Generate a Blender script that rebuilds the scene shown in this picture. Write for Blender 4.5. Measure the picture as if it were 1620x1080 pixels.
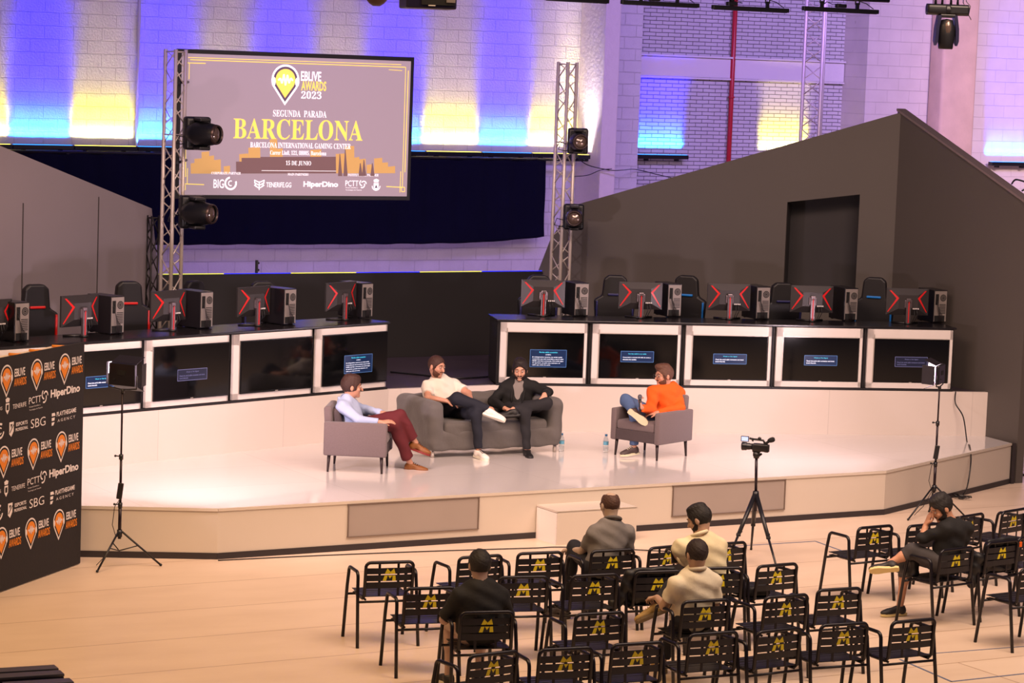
import bpy, bmesh, math, random
import numpy as np
from math import sin, cos, radians, pi, atan2, hypot
from mathutils import Vector, Matrix

random.seed(7)
for o in list(bpy.data.objects): bpy.data.objects.remove(o)
sc = bpy.context.scene
COL = sc.collection

# ------------------------------------------------------------------ camera
FPX, PITCH, ROLL, CAMZ = 4200.0, math.atan(440/4200), 0.036, 5.08
cam_d = bpy.data.cameras.new('camera'); cam = bpy.data.objects.new('camera', cam_d); COL.objects.link(cam)
cam_d.sensor_width = 36; cam_d.lens = FPX/1620*36; cam_d.clip_end = 300
_U = Vector((0, sin(PITCH), cos(PITCH))); _F = Vector((0, cos(PITCH), -sin(PITCH))); _X = Vector((1, 0, 0))
_r = _X*cos(ROLL) + _U*sin(ROLL); _u = -_X*sin(ROLL) + _U*cos(ROLL)
m = Matrix.Identity(4)
for i in range(3): m[i][0] = _r[i]; m[i][1] = _u[i]; m[i][2] = -_F[i]
m[2][3] = CAMZ
cam.matrix_world = m
sc.camera = cam

# ------------------------------------------------------------------ view
sc.view_settings.view_transform = 'Standard'; sc.view_settings.look = 'None'
sc.view_settings.gamma = 1; sc.view_settings.use_curve_mapping = False
sc.view_settings.exposure = -0.12

# ------------------------------------------------------------------ frames of reference
SA = radians(30)                     # the stage is turned 30 degrees
def W(u, v, z=0.0):                  # stage frame -> world
    return Vector((0.75 + u*cos(SA) - v*sin(SA), 28.5 + u*sin(SA) + v*cos(SA), z))
def ray(px, py):
    x = (px-810)/FPX; y = (540-py)/FPX
    a = x*cos(ROLL)-y*sin(ROLL); b = x*sin(ROLL)+y*cos(ROLL)
    return (a, cos(PITCH)+b*sin(PITCH), -sin(PITCH)+b*cos(PITCH))
def at(px, py, Y):                   # measured point at depth Y
    r = ray(px, py); t = Y/r[1]; return Vector((r[0]*t, Y, CAMZ+r[2]*t))
def atz(px, py, z):                  # measured point at height z
    r = ray(px, py); t = (z-CAMZ)/r[2]; return Vector((r[0]*t, r[1]*t, z))
def onl(px, py, A, B):               # measured point on the upright plane through A, B (stage frame)
    r = ray(px, py); a = W(*A); b = W(*B); dx, dy = b.x-a.x, b.y-a.y
    t = (a.x*dy-a.y*dx)/(r[0]*dy-r[1]*dx); return Vector((r[0]*t, r[1]*t, CAMZ+r[2]*t))

# ------------------------------------------------------------------ world and big lights
def lin(h):
    h = h.lstrip('#'); c = [int(h[i:i+2], 16)/255 for i in (0, 2, 4)]
    return tuple((x/12.92 if x <= .04045 else ((x+.055)/1.055)**2.4) for x in c)
wd = bpy.data.worlds.new('world'); sc.world = wd; wd.use_nodes = True
wd.node_tree.nodes['Background'].inputs[0].default_value = (0.50, 0.42, 0.70, 1)
wd.node_tree.nodes['Background'].inputs[1].default_value = 0.12
def area(name, loc, target, sx, sy, col, energy, spread=180):
    l = bpy.data.lights.new(name, 'AREA'); l.shape = 'RECTANGLE'; l.size = sx; l.size_y = sy
    l.color = col; l.energy = energy; l.spread = radians(spread)
    o = bpy.data.objects.new(name, l); COL.objects.link(o); o.location = loc
    d = Vector(target)-Vector(loc); o.rotation_euler = d.to_track_quat('-Z', 'Y').to_euler()
    return o
WARM = (1.0, 0.66, 0.38)
area('hall_light', (-4.5, 19.5, 9.5), (-3.6, 23.0, 0), 7, 5, (1.0, .60, .25), 500, 120)
area('hall_light', (5.5, 20.0, 9.5), (3.6, 25.5, 0), 7, 5, (1.0, .72, .54), 740, 120)
area('stage_light', (-1.5, 24.5, 8.5), (0.2, 30.3, .5), 5, 2.0, (1.0, .70, .62), 260, 110)
area('stage_light', (5.5, 26.0, 8.5), (3.5, 31.0, .5), 4, 2.0, (1.0, .70, .60), 215, 110)
area('purple_wash', (-3.5, 32.5, 8.6), (-4.5, 41.0, 4.2), 5, 1.2, (.20, .10, 1.0), 95, 120)
area('purple_wash', (4.0, 36.0, 9.2), (3.0, 45.0, 4.4), 6, 1.2, (.36, .20, 1.0), 240, 120)
area('purple_wash', (9.0, 37.0, 9.2), (11.0, 48.0, 4.6), 6, 1.2, (.58, .38, 1.0), 720, 120)
area('back_fill', (-.75, 37.3, 1.0), (-3.65, 42.1, 2.0), 6, .5, (.62, .40, 1.0), 90, 150)  # added light behind the low wall, lifts the strip under the drape
area('column_fill', (12.5, 34.0, 9.2), (14.0, 48.0, 4.6), 3, 1.2, (1.0, .66, .62), 500, 60)  # added spot that brightens the tan column
PHOTO_PANELS = []                    # the two LED panels get their lamps with their stands

# ------------------------------------------------------------------ materials
MATS = {}
def mat(name, col, rough=.5, metal=0, emit=None, es=0, var=0, vs=8, bump=0, bs=60, coat=0, spec=None, sheen=0):
    if name in MATS: return MATS[name]
    if isinstance(col, str): col = lin(col)
    m = bpy.data.materials.new(name); m.use_nodes = True; nt = m.node_tree; b = nt.nodes['Principled BSDF']
    b.inputs['Base Color'].default_value = (*col, 1); b.inputs['Roughness'].default_value = rough
    b.inputs['Metallic'].default_value = metal
    if spec is not None: b.inputs['Specular IOR Level'].default_value = spec
    if coat: b.inputs['Coat Weight'].default_value = coat; b.inputs['Coat Roughness'].default_value = .08
    if sheen: b.inputs['Sheen Weight'].default_value = sheen
    if emit is not None:
        if isinstance(emit, str): emit = lin(emit)
        b.inputs['Emission Color'].default_value = (*emit, 1); b.inputs['Emission Strength'].default_value = es
    if var or bump:
        tc = nt.nodes.new('ShaderNodeTexCoord')
        if var:
            n = nt.nodes.new('ShaderNodeTexNoise'); n.inputs['Scale'].default_value = vs; n.inputs['Detail'].default_value = 5
            nt.links.new(tc.outputs['Object'], n.inputs['Vector'])
            mx = nt.nodes.new('ShaderNodeMix'); mx.data_type = 'RGBA'
            mx.inputs['A'].default_value = (*[c*(1-var) for c in col], 1)
            mx.inputs['B'].default_value = (*[min(1, c*(1+var)) for c in col], 1)
            nt.links.new(n.outputs['Fac'], mx.inputs['Factor']); nt.links.new(mx.outputs['Result'], b.inputs['Base Color'])
        if bump:
            n2 = nt.nodes.new('ShaderNodeTexNoise'); n2.inputs['Scale'].default_value = bs; n2.inputs['Detail'].default_value = 4
            nt.links.new(tc.outputs['Object'], n2.inputs['Vector'])
            bp = nt.nodes.new('ShaderNodeBump'); bp.inputs['Strength'].default_value = bump; bp.inputs['Distance'].default_value = .01
            nt.links.new(n2.outputs['Fac'], bp.inputs['Height']); nt.links.new(bp.outputs['Normal'], b.inputs['Normal'])
    MATS[name] = m
    return m

def masonry(name, col, bw, bh, mortar, depth, rough_amt, mortar_dark=.75, scale=30):
    """painted blockwork laid in the object's own x (along) and z (up)"""
    m = bpy.data.materials.new(name); m.use_nodes = True; nt = m.node_tree; b = nt.nodes['Principled BSDF']; L = nt.links.new
    tc = nt.nodes.new('ShaderNodeTexCoord'); sp = nt.nodes.new('ShaderNodeSeparateXYZ'); L(tc.outputs['Object'], sp.inputs[0])
    cb = nt.nodes.new('ShaderNodeCombineXYZ'); L(sp.outputs['X'], cb.inputs['X']); L(sp.outputs['Z'], cb.inputs['Y'])
    nz = nt.nodes.new('ShaderNodeTexNoise'); nz.inputs['Scale'].default_value = 6; L(tc.outputs['Object'], nz.inputs['Vector'])
    wob = nt.nodes.new('ShaderNodeVectorMath'); wob.operation = 'MULTIPLY_ADD'
    L(nz.outputs['Color'], wob.inputs[0]); wob.inputs[1].default_value = (.012, .012, 0); L(cb.outputs[0], wob.inputs[2])
    br = nt.nodes.new('ShaderNodeTexBrick'); L(wob.outputs[0], br.inputs['Vector'])
    br.inputs['Color1'].default_value = (0, 0, 0, 1); br.inputs['Color2'].default_value = (1, 1, 1, 1)
    br.inputs['Mortar'].default_value = (0, 0, 0, 1)
    br.inputs['Scale'].default_value = 1; br.inputs['Mortar Size'].default_value = mortar; br.inputs['Mortar Smooth'].default_value = .3
    br.inputs['Brick Width'].default_value = bw; br.inputs['Row Height'].default_value = bh; br.inputs['Bias'].default_value = 0
    n = nt.nodes.new('ShaderNodeTexNoise'); n.inputs['Scale'].default_value = scale; n.inputs['Detail'].default_value = 6
    L(tc.outputs['Object'], n.inputs['Vector'])
    def math_(op, a, b2):
        x = nt.nodes.new('ShaderNodeMath'); x.operation = op
        for i, q in enumerate((a, b2)):
            if isinstance(q, (int, float)): x.inputs[i].default_value = q
            else: L(q, x.inputs[i])
        return x.outputs[0]
    bw_ = nt.nodes.new('ShaderNodeRGBToBW'); L(br.outputs['Color'], bw_.inputs[0])
    h = math_('ADD', math_('MULTIPLY', bw_.outputs[0], .55), math_('MULTIPLY', n.outputs['Fac'], rough_amt))
    h = math_('SUBTRACT', h, math_('MULTIPLY', br.outputs['Fac'], .9))
    bp = nt.nodes.new('ShaderNodeBump'); bp.inputs['Strength'].default_value = 1; bp.inputs['Distance'].default_value = depth
    L(h, bp.inputs['Height']); L(bp.outputs['Normal'], b.inputs['Normal'])
    if isinstance(col, str): col = lin(col)
    mx = nt.nodes.new('ShaderNodeMix'); mx.data_type = 'RGBA'; mx.inputs['A'].default_value = (*col, 1)
    mx.inputs['B'].default_value = (*[c*mortar_dark for c in col], 1); L(br.outputs['Fac'], mx.inputs['Factor'])
    n3 = nt.nodes.new('ShaderNodeTexNoise'); n3.inputs['Scale'].default_value = 2.2; n3.inputs['Detail'].default_value = 6
    L(tc.outputs['Object'], n3.inputs['Vector'])
    mx2 = nt.nodes.new('ShaderNodeMix'); mx2.data_type = 'RGBA'; mx2.blend_type = 'MULTIPLY'
    mx2.inputs['Factor'].default_value = .25; L(mx.outputs['Result'], mx2.inputs['A']); L(n3.outputs['Fac'], mx2.inputs['B'])
    L(mx2.outputs['Result'], b.inputs['Base Color']); b.inputs['Roughness'].default_value = .85
    return m

# ------------------------------------------------------------------ geometry helper
def frame_m(loc, x, y, z):
    M = Matrix.Identity(4)
    for i in range(3): M[i][0] = x[i]; M[i][1] = y[i]; M[i][2] = z[i]; M[i][3] = loc[i]
    return M
def perp(d):
    d = Vector(d).normalized(); a = Vector((0, 0, 1)) if abs(d.z) < .9 else Vector((1, 0, 0))
    x = d.cross(a).normalized(); return x, d.cross(x).normalized()
class G:
    def __init__(s): s.bm = bmesh.new(); s.mi = 0; s.M = Matrix.Identity(4)
    def _fin(s, verts, faces, smooth=False):
        bv = [s.bm.verts.new(s.M @ Vector(v)) for v in verts]
        out = []
        for f in faces:
            try:
                q = s.bm.faces.new([bv[i] for i in f]); q.material_index = s.mi; q.smooth = smooth; out.append(q)
            except ValueError: pass
        return bv, out
    def box(s, c, d, b=0, rz=0, R=None, seg=2):
        Mx = Matrix.Translation(c) @ (R.to_4x4() if R is not None else Matrix.Rotation(rz, 4, 'Z'))
        vs = [(x*d[0]/2, y*d[1]/2, z*d[2]/2) for x in (-1, 1) for y in (-1, 1) for z in (-1, 1)]
        fs = [(0, 1, 3, 2), (4, 6, 7, 5), (0, 4, 5, 1), (2, 3, 7, 6), (0, 2, 6, 4), (1, 5, 7, 3)]
        if not b:
            s._fin([Mx @ Vector(v) for v in vs], fs); return s
        t = bmesh.new(); bv = [t.verts.new(v) for v in vs]
        for f in fs: t.faces.new([bv[i] for i in f])
        bmesh.ops.bevel(t, geom=t.edges[:], offset=b, segments=seg, affect='EDGES', profile=.5)
        t.verts.index_update()
        s._fin([Mx @ v.co for v in t.verts], [[v.index for v in f.verts] for f in t.faces], True if seg > 2 else False)
        t.free(); return s
    def cyl(s, a, b, r, r2=None, n=12, cap=True, smooth=True):
        a = Vector(a); b = Vector(b); r2 = r if r2 is None else r2; x, y = perp(b-a)
        v = [a + (x*cos(t)+y*sin(t))*r for t in (2*pi*i/n for i in range(n))] + [b + (x*cos(t)+y*sin(t))*r2 for t in (2*pi*i/n for i in range(n))]
        bv, fs = s._fin(v, [(i, (i+1) % n, n+(i+1) % n, n+i) for i in range(n)], smooth)
        if cap:
            for idx in (list(range(n))[::-1], list(range(n, 2*n))):
                f = s.bm.faces.new([bv[i] for i in idx]); f.material_index = s.mi
        return s
    def tube(s, pts, r, n=8, closed=False, rs=None):
        P = [Vector(p) for p in pts]; N = len(P); rings = []; x = None
        for i in range(N):
            if closed: d = (P[(i+1) % N]-P[i-1])
            else: d = P[min(i+1, N-1)]-P[max(i-1, 0)]
            d.normalize()
            if x is None: x, y = perp(d)
            else:
                x = (x - d*x.dot(d)).normalized(); y = d.cross(x)
            rr = rs[i] if rs else r
            rings.append([P[i] + (x*cos(2*pi*k/n)+y*sin(2*pi*k/n))*rr for k in range(n)])
        v = [p for R_ in rings for p in R_]; f = []
        for i in range(N if closed else N-1):
            j = (i+1) % N
            for k in range(n): f.append((i*n+k, i*n+(k+1) % n, j*n+(k+1) % n, j*n+k))
        bv, _ = s._fin(v, f, True)
        if not closed:
            for idx in (list(range(n))[::-1], list(range((N-1)*n, N*n))):
                q = s.bm.faces.new([bv[i] for i in idx]); q.material_index = s.mi
        return s
    def lathe(s, prof, c=(0, 0, 0), n=20, axis=None):
        c = Vector(c); ax = Vector(axis).normalized() if axis else Vector((0, 0, 1)); x, y = perp(ax)
        v = [c + ax*z + (x*cos(2*pi*k/n)+y*sin(2*pi*k/n))*max(r, 1e-5) for r, z in prof for k in range(n)]
        f = [(i*n+k, i*n+(k+1) % n, (i+1)*n+(k+1) % n, (i+1)*n+k) for i in range(len(prof)-1) for k in range(n)]
        s._fin(v, f, True); return s
    def prism(s, poly, a, b, ax='z', M=None):
        """poly: 2-D points; extruded between a and b along the third axis. ax z: (x,y); y: (x,z); x: (y,z)"""
        def p3(p, h):
            v = {'z': (p[0], p[1], h), 'y': (p[0], h, p[1]), 'x': (h, p[0], p[1])}[ax]
            return M @ Vector(v) if M else Vector(v)
        n = len(poly); v = [p3(p, a) for p in poly]+[p3(p, b) for p in poly]
        s._fin(v, [tuple(range(n))[::-1], tuple(range(n, 2*n))]+[(i, (i+1) % n, n+(i+1) % n, n+i) for i in range(n)])
        return s
    def ico(s, c, r, sub=2, sc3=(1, 1, 1)):
        t = bmesh.new(); bmesh.ops.create_icosphere(t, subdivisions=sub, radius=r); t.verts.index_update()
        s._fin([Vector(c)+Vector((v.co.x*sc3[0], v.co.y*sc3[1], v.co.z*sc3[2])) for v in t.verts], [[v.index for v in f.verts] for f in t.faces], True)
        t.free(); return s
    def build(s, name, mats, parent=None):
        bmesh.ops.recalc_face_normals(s.bm, faces=s.bm.faces)
        me = bpy.data.meshes.new(name); s.bm.to_mesh(me); s.bm.free()
        for q in (mats if isinstance(mats, (list, tuple)) else [mats]): me.materials.append(q)
        o = bpy.data.objects.new(name, me); COL.objects.link(o)
        if parent: o.parent = parent
        return o

def tag(o, label, cat, group=None):
    o['label'] = label; o['category'] = cat
    if group: o['group'] = group
    return o
def thing(name, label, cat, loc=(0, 0, 0), rz=0, group=None):
    o = bpy.data.objects.new(name, None); COL.objects.link(o); o.empty_display_size = .1
    o.location = loc; o.rotation_euler = (0, 0, rz); return tag(o, label, cat, group)
def struct(o): o['kind'] = 'structure'; return o
def kids(o): return [c for c in bpy.data.objects if c.parent == o]
def copy_tree(o, parent=None):
    c = o.copy(); COL.objects.link(c); c.parent = parent
    for ch in kids(o): copy_tree(ch, c)
    return c

# text -> mesh triangles inside a G, on the plane of matrix M (x right, y up)
def serif(s):
    out = ''
    for ch in s:
        if 'A' <= ch <= 'Z': out += chr(0x1D400+ord(ch)-65)
        elif 'a' <= ch <= 'z': out += chr(0x1D41A+ord(ch)-97)
        elif '0' <= ch <= '9': out += chr(0x1D7CE+ord(ch)-48)
        else: out += ch
    return out
_tc = {}
def text_pts(s, bold=0.0):
    k = (s, bold)
    if k in _tc: return _tc[k]
    cu = bpy.data.curves.new('t', 'FONT'); cu.body = s; cu.resolution_u = 3; cu.offset = bold
    o = bpy.data.objects.new('t', cu); COL.objects.link(o); bpy.context.view_layer.update()
    dg = bpy.context.evaluated_depsgraph_get(); me = o.evaluated_get(dg).to_mesh()
    v = [tuple(p.co) for p in me.vertices]; f = [tuple(p.vertices) for p in me.polygons]
    o.evaluated_get(dg).to_mesh_clear(); bpy.data.objects.remove(o); bpy.data.curves.remove(cu)
    _tc[k] = (v, f); return _tc[k]
def put_text(g, s, M, cx, cy, width, height=None, mi=0, bold=0.0, align='c', lift=.002, shear=0):
    v, f = text_pts(s, bold)
    if not v: return
    x0 = min(p[0] for p in v); x1 = max(p[0] for p in v); y0 = min(p[1] for p in v); y1 = max(p[1] for p in v)
    sx = width/(x1-x0); sy = sx if height is None else height/(y1-y0)
    ox = {'c': -width/2, 'l': 0, 'r': -width}[align]
    old = g.mi; g.mi = mi
    g._fin([M @ Vector((cx+ox+(p[0]-x0)*sx+shear*(p[1]-y0)*sy, cy+(p[1]-(y0+y1)/2)*sy, lift)) for p in v], f)
    g.mi = old
def put_poly(g, pts, M, mi=0, lift=.002, th=.0):
    old = g.mi; g.mi = mi; g._fin([M @ Vector((p[0], p[1], lift)) for p in pts], [tuple(range(len(pts)))]); g.mi = old
def put_line(g, a, b, w, M, mi=0, lift=.002):
    dx, dy = b[0]-a[0], b[1]-a[1]; L = hypot(dx, dy); nx, ny = -dy/L*w/2, dx/L*w/2
    put_poly(g, [(a[0]+nx, a[1]+ny), (b[0]+nx, b[1]+ny), (b[0]-nx, b[1]-ny), (a[0]-nx, a[1]-ny)], M, mi, lift)
def put_ring(g, cx, cy, r, w, M, mi=0, a0=0, a1=360, n=24, lift=.002, ex=1, ey=1):
    old = g.mi; g.mi = mi
    for i in range(n):
        t0 = radians(a0+(a1-a0)*i/n); t1 = radians(a0+(a1-a0)*(i+1)/n)
        q = [(cx+cos(t)*rr*ex, cy+sin(t)*rr*ey, lift) for t, rr in ((t0, r), (t1, r), (t1, r-w), (t0, r-w))]
        g._fin([M @ Vector(p) for p in q], [(0, 1, 2, 3)])
    g.mi = old
def pin_logo(g, cx, cy, h, M, w, c, inner=None, lift=.002):
    """map-pin badge with headphones and a sound wave; w outline index, c fill index"""
    r = h*.36; y = cy+h*.12
    def pin(k, dz):
        pts = [(cx+cos(t)*r*k, y+sin(t)*r*k) for t in (radians(a) for a in range(-35, 216, 12))]
        pts.append((cx, y-h*.60*k)); return pts
    put_poly(g, pin(1.18, 0), M, w, lift); put_poly(g, pin(1.02, 0), M, inner if inner is not None else w, lift+.001)
    put_poly(g, pin(.84, 0), M, c, lift+.002)
    for sx in (-1, 1):
        put_poly(g, [(cx+sx*r*(1.0+.18*cos(t)), y-r*.15+r*.36*sin(t)) for t in (2*pi*i/10 for i in range(10))], M, w, lift+.003)
    xs = [-.62, -.45, -.3, -.15, 0, .15, .3, .45, .62]; ys = [-.05, .12, -.28, .42, -.42, .38, -.25, .15, -.05]
    for i in range(8):
        put_line(g, (cx+xs[i]*r, y+ys[i]*r), (cx+xs[i+1]*r, y+ys[i+1]*r), h*.045, M, w, lift+.004)

# ================================================================== SETTING
def plate(name, A, B, z0, z1, th, m, front=1):
    """upright slab between stage-frame points A and B; its own x runs along, y goes in, z up"""
    a = W(*A); b = W(*B); L = (b-a).length; g = G(); g.box((L/2, th/2, (z0+z1)/2), (L, th, z1-z0))
    o = g.build(name, m); o.location = a; o.rotation_euler = (0, 0, atan2(b.y-a.y, b.x-a.x)); return o

# floor: pale cast floor with long joints
def floor_mat():
    m = bpy.data.materials.new('cast_floor'); m.use_nodes = True; nt = m.node_tree; b = nt.nodes['Principled BSDF']; L = nt.links.new
    tc = nt.nodes.new('ShaderNodeTexCoord'); mp = nt.nodes.new('ShaderNodeMapping'); L(tc.outputs['Object'], mp.inputs['Vector'])
    br = nt.nodes.new('ShaderNodeTexBrick'); L(mp.outputs[0], br.inputs['Vector'])
    br.offset = .37; br.inputs['Scale'].default_value = 1; br.inputs['Brick Width'].default_value = 60; br.inputs['Row Height'].default_value = 1.09
    br.inputs['Mortar Size'].default_value = .007; br.inputs['Mortar Smooth'].default_value = .2
    br.inputs['Color1'].default_value = (*lin('#d9c3ae'), 1); br.inputs['Color2'].default_value = (*lin('#d2bba6'), 1)
    br.inputs['Mortar'].default_value = (*lin('#9a7c64'), 1)
    n = nt.nodes.new('ShaderNodeTexNoise'); n.inputs['Scale'].default_value = 1.4; n.inputs['Detail'].default_value = 8
    mp2 = nt.nodes.new('ShaderNodeMapping'); mp2.inputs['Scale'].default_value = (.8, 2.0, 1); L(tc.outputs['Object'], mp2.inputs['Vector']); L(mp2.outputs[0], n.inputs['Vector'])
    cr = nt.nodes.new('ShaderNodeValToRGB'); cr.color_ramp.elements[0].position = .3; cr.color_ramp.elements[0].color = (.90, .88, .86, 1)
    cr.color_ramp.elements[1].position = .62; cr.color_ramp.elements[1].color = (1, 1, 1, 1); L(n.outputs['Fac'], cr.inputs[0])
    mx = nt.nodes.new('ShaderNodeMix'); mx.data_type = 'RGBA'; mx.blend_type = 'MULTIPLY'; mx.inputs['Factor'].default_value = .8
    L(br.outputs['Color'], mx.inputs['A']); L(cr.outputs['Color'], mx.inputs['B']); L(mx.outputs['Result'], b.inputs['Base Color'])
    b.inputs['Roughness'].default_value = .38; return m
g = G(); g.box((0, 0, -.05), (70, 70, .1)); o = g.build('floor', floor_mat()); o.location = (6, 30, 0); o.rotation_euler = (0, 0, SA)
o.location = W(0, 0.03); struct(o)

BLOCK = masonry('painted_blockwork', '#d8d4d6', .46, .2, .007, .035, .35, .9)
BRICK = masonry('painted_brickwork', '#d0ccd0', .26, .068, .007, .014, .4, .32, 18)
BLOCK2 = masonry('smooth_blockwork', '#dcd4cc', .5, .22, .004, .004, .1, .85)
ROUGH = mat('rough_plaster', '#d9cfc8', .9, var=.06, vs=5, bump=1.0, bs=14)
TANP = mat('tan_plaster', '#cfb6a0', .9, var=.22, vs=2.5, bump=.5, bs=9)
struct(plate('wall_back', (-9, 14.3), (9.75, 14.3), 0, 9, .3, BLOCK))
struct(plate('wall_recess', (9.7, 15.0), (14.62, 15.0), 0, 9, .3, BRICK))
struct(plate('wall_right', (14.57, 14.3), (26, 14.3), 0, 9, 1.0, BLOCK2))
g = G(); a = W(8.51, 13.5)
g.box((.15, .4, 4.5), (.30, .8, 9), b=.02); o = g.build('column', ROUGH); o.location = a; o.rotation_euler = (0, 0, SA); struct(o)
g = G(); g.box((.42, .2, 4.5), (.80, .42, 9), b=.06, seg=3); o = g.build('column', TANP); o.location = W(15.95, 13.88); o.rotation_euler = (0, 0, SA); struct(o)
# plaster band and ledges across the brick recess
g = G(); g.box((2.3, 0, 5.12), (4.5, .05, .34)); g.box((2.3, -.03, 5.31), (4.5, .09, .03)); g.box((2.3, -.02, 4.93), (4.5, .07, .03))
o = g.build('trim_1', mat('plaster_band', '#d6d0d4', .8, bump=.4, bs=12)); o.location = W(10.0, 14.97); o.rotation_euler = (0, 0, SA); struct(o)
g = G(); g.cyl((0, 0, 0), (0, 0, 9), .042, n=14)
for z in (2.5, 4.6, 6.8): g.cyl((0, 0, z), (0, 0, z+.03), .06, n=14)
o = g.build('fire_pipe', mat('red_pipe', '#b0182a', .35, var=.05)); o.location = W(12.08, 14.93)
tag(o, 'red vertical pipe running down the lilac brick wall', 'pipe')
g = G(); g.cyl((0, 0, 0), (0, 0, 9), .022, n=10)
for z in (3.5, 5, 6.5): g.box((0, .03, z), (.07, .06, .04))
o = g.build('wall_conduit', mat('white_conduit', '#d8d2da', .4, var=.03)); o.location = W(.53, 14.235)
tag(o, 'thin white vertical conduit on the block wall left of the projection screen', 'pipe')

# ------------------------------------------------------------------ stage
def seam_mat(name, col, bw, rh, rough, coat=0, seam=.82):
    m = bpy.data.materials.new(name); m.use_nodes = True; nt = m.node_tree; b = nt.nodes['Principled BSDF']; L = nt.links.new
    tc = nt.nodes.new('ShaderNodeTexCoord'); br = nt.nodes.new('ShaderNodeTexBrick'); L(tc.outputs['Object'], br.inputs['Vector'])
    br.inputs['Scale'].default_value = 1; br.inputs['Brick Width'].default_value = bw; br.inputs['Row Height'].default_value = rh
    br.inputs['Mortar Size'].default_value = .004; br.offset = 0
    c = lin(col); br.inputs['Color1'].default_value = (*c, 1); br.inputs['Color2'].default_value = (*[x*.97 for x in c], 1)
    br.inputs['Mortar'].default_value = (*[x*seam for x in c], 1); L(br.outputs['Color'], b.inputs['Base Color'])
    b.inputs['Roughness'].default_value = rough
    if coat: b.inputs['Coat Weight'].default_value = coat; b.inputs['Coat Roughness'].default_value = .06
    return m
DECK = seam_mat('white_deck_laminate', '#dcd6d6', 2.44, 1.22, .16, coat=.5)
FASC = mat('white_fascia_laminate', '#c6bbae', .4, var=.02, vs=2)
DARKT = mat('dark_plinth', '#2b2528', .5, var=.1)
S = thing('stage', 'low white glossy stage with splayed ends and dark plinth', 'stage', W(0, 0), SA)
front = [(-7.32, 1.42), (-4.21, 0), (4.22, 0), (7.30, 1.40)]
back = [(7.38, 2.02), (1.3, 4.24), (-.17, 4.20), (-7.6, 1.88)]
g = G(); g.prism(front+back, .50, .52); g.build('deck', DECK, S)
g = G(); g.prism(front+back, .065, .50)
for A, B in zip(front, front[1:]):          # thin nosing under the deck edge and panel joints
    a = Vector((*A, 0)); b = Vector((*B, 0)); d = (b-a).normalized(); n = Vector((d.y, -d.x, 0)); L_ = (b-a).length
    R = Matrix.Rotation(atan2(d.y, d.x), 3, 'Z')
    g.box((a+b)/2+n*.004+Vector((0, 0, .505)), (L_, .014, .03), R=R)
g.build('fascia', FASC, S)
g = G()
for A, B in zip(front, front[1:]):
    a = Vector((*A, 0)); b = Vector((*B, 0)); d = (b-a).normalized(); n = Vector((d.y, -d.x, 0)); R = Matrix.Rotation(atan2(d.y, d.x), 3, 'Z')
    g.box((a+b)/2-n*.02+Vector((0, 0, .0325)), ((b-a).length+.01, .06, .065), R=R)
g.box((7.335, 1.4, .26), (.05, .05, .52))
g.build('plinth', DARKT, S)
VENT = mat('grey_mesh_panel', '#998d86', .7, var=.05, vs=3, bump=.2, bs=200)
VFR = mat('vent_frame_brown', '#6a5a50', .7, var=.03)  # thin brown frame strips around each vent panel
for u0, u1 in ((-2.75, -1.21), (1.26, 2.78)):
    g = G(); g.box(((u0+u1)/2, -.004, .315), (u1-u0, .012, .335))
    v = g.build('vent_panel', VENT, S)
    g = G(); c = (u0+u1)/2
    g.box((c, -.012, .486), (u1-u0+.02, .018, .010)); g.box((c, -.012, .144), (u1-u0+.02, .018, .008))
    g.box((u0, -.012, .315), (.008, .018, .335)); g.box((u1, -.012, .315), (.012, .018, .335)); g.build('vent_frame', VFR, v)
# step in front of the stage
St = thing('step_box', 'white box step against the stage front with open hollow face', 'step', W(-.49, -.45), SA)
WHT = mat('white_laminate', '#e2dad2', .35, var=.02)
g = G(); g.box((.5, .01, .18), (1.0, .02, .36)); g.box((.5, .225, .355), (1.0, .45, .02)); g.build('front_board', FASC, St)
for x in (.01, .99): g = G(); g.box((x, .225, .17), (.02, .43, .34)); g.build('side_board', WHT, St)

# upper platform and its riser
PLAT = thing('platform', 'raised platform with a tall white riser behind the stage', 'stage', W(0, 0), SA)
pf = [(-7.6, 1.85), (-.17, 4.16), (1.30, 4.20), (7.42, 2.0)]
pb = [(7.33, 3.98), (3.85, 7.24), (-1.8, 7.24), (-6.3, 3.1)]
g = G()
for A, B in zip(pf, pf[1:]):
    a = Vector((*A, 0)); b = Vector((*B, 0)); d = (b-a).normalized(); n = Vector((-d.y, d.x, 0)); R = Matrix.Rotation(atan2(d.y, d.x), 3, 'Z')
    g.box((a+b)/2+n*.03+Vector((0, 0, .805)), ((b-a).length, .06, .57), R=R)
g.build('riser', seam_mat('white_riser_laminate', '#d6cac2', 1.8, 5, .3), PLAT)
g = G(); ins = [(-7.5, 1.95), (-.17, 4.23), (1.3, 4.27), (7.33, 2.1)]
g.prism(ins+pb, 0.53, 1.085); g.build('platform_floor', mat('dark_vinyl_boards', '#3a3038', .55, var=.25, vs=3, bump=.2, bs=20), PLAT)

# ------------------------------------------------------------------ dark backdrop flats
FLAT = mat('grey_flat_paint', '#524b47', .62, var=.06, vs=1.2, bump=.05, bs=40)
FLATD = mat('dark_niche_paint', '#2e2a2c', .7, var=.05)
def flat_frame(A, B):
    a = W(*A); b = W(*B); return a, atan2(b.y-a.y, b.x-a.x), (b-a).length
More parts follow.
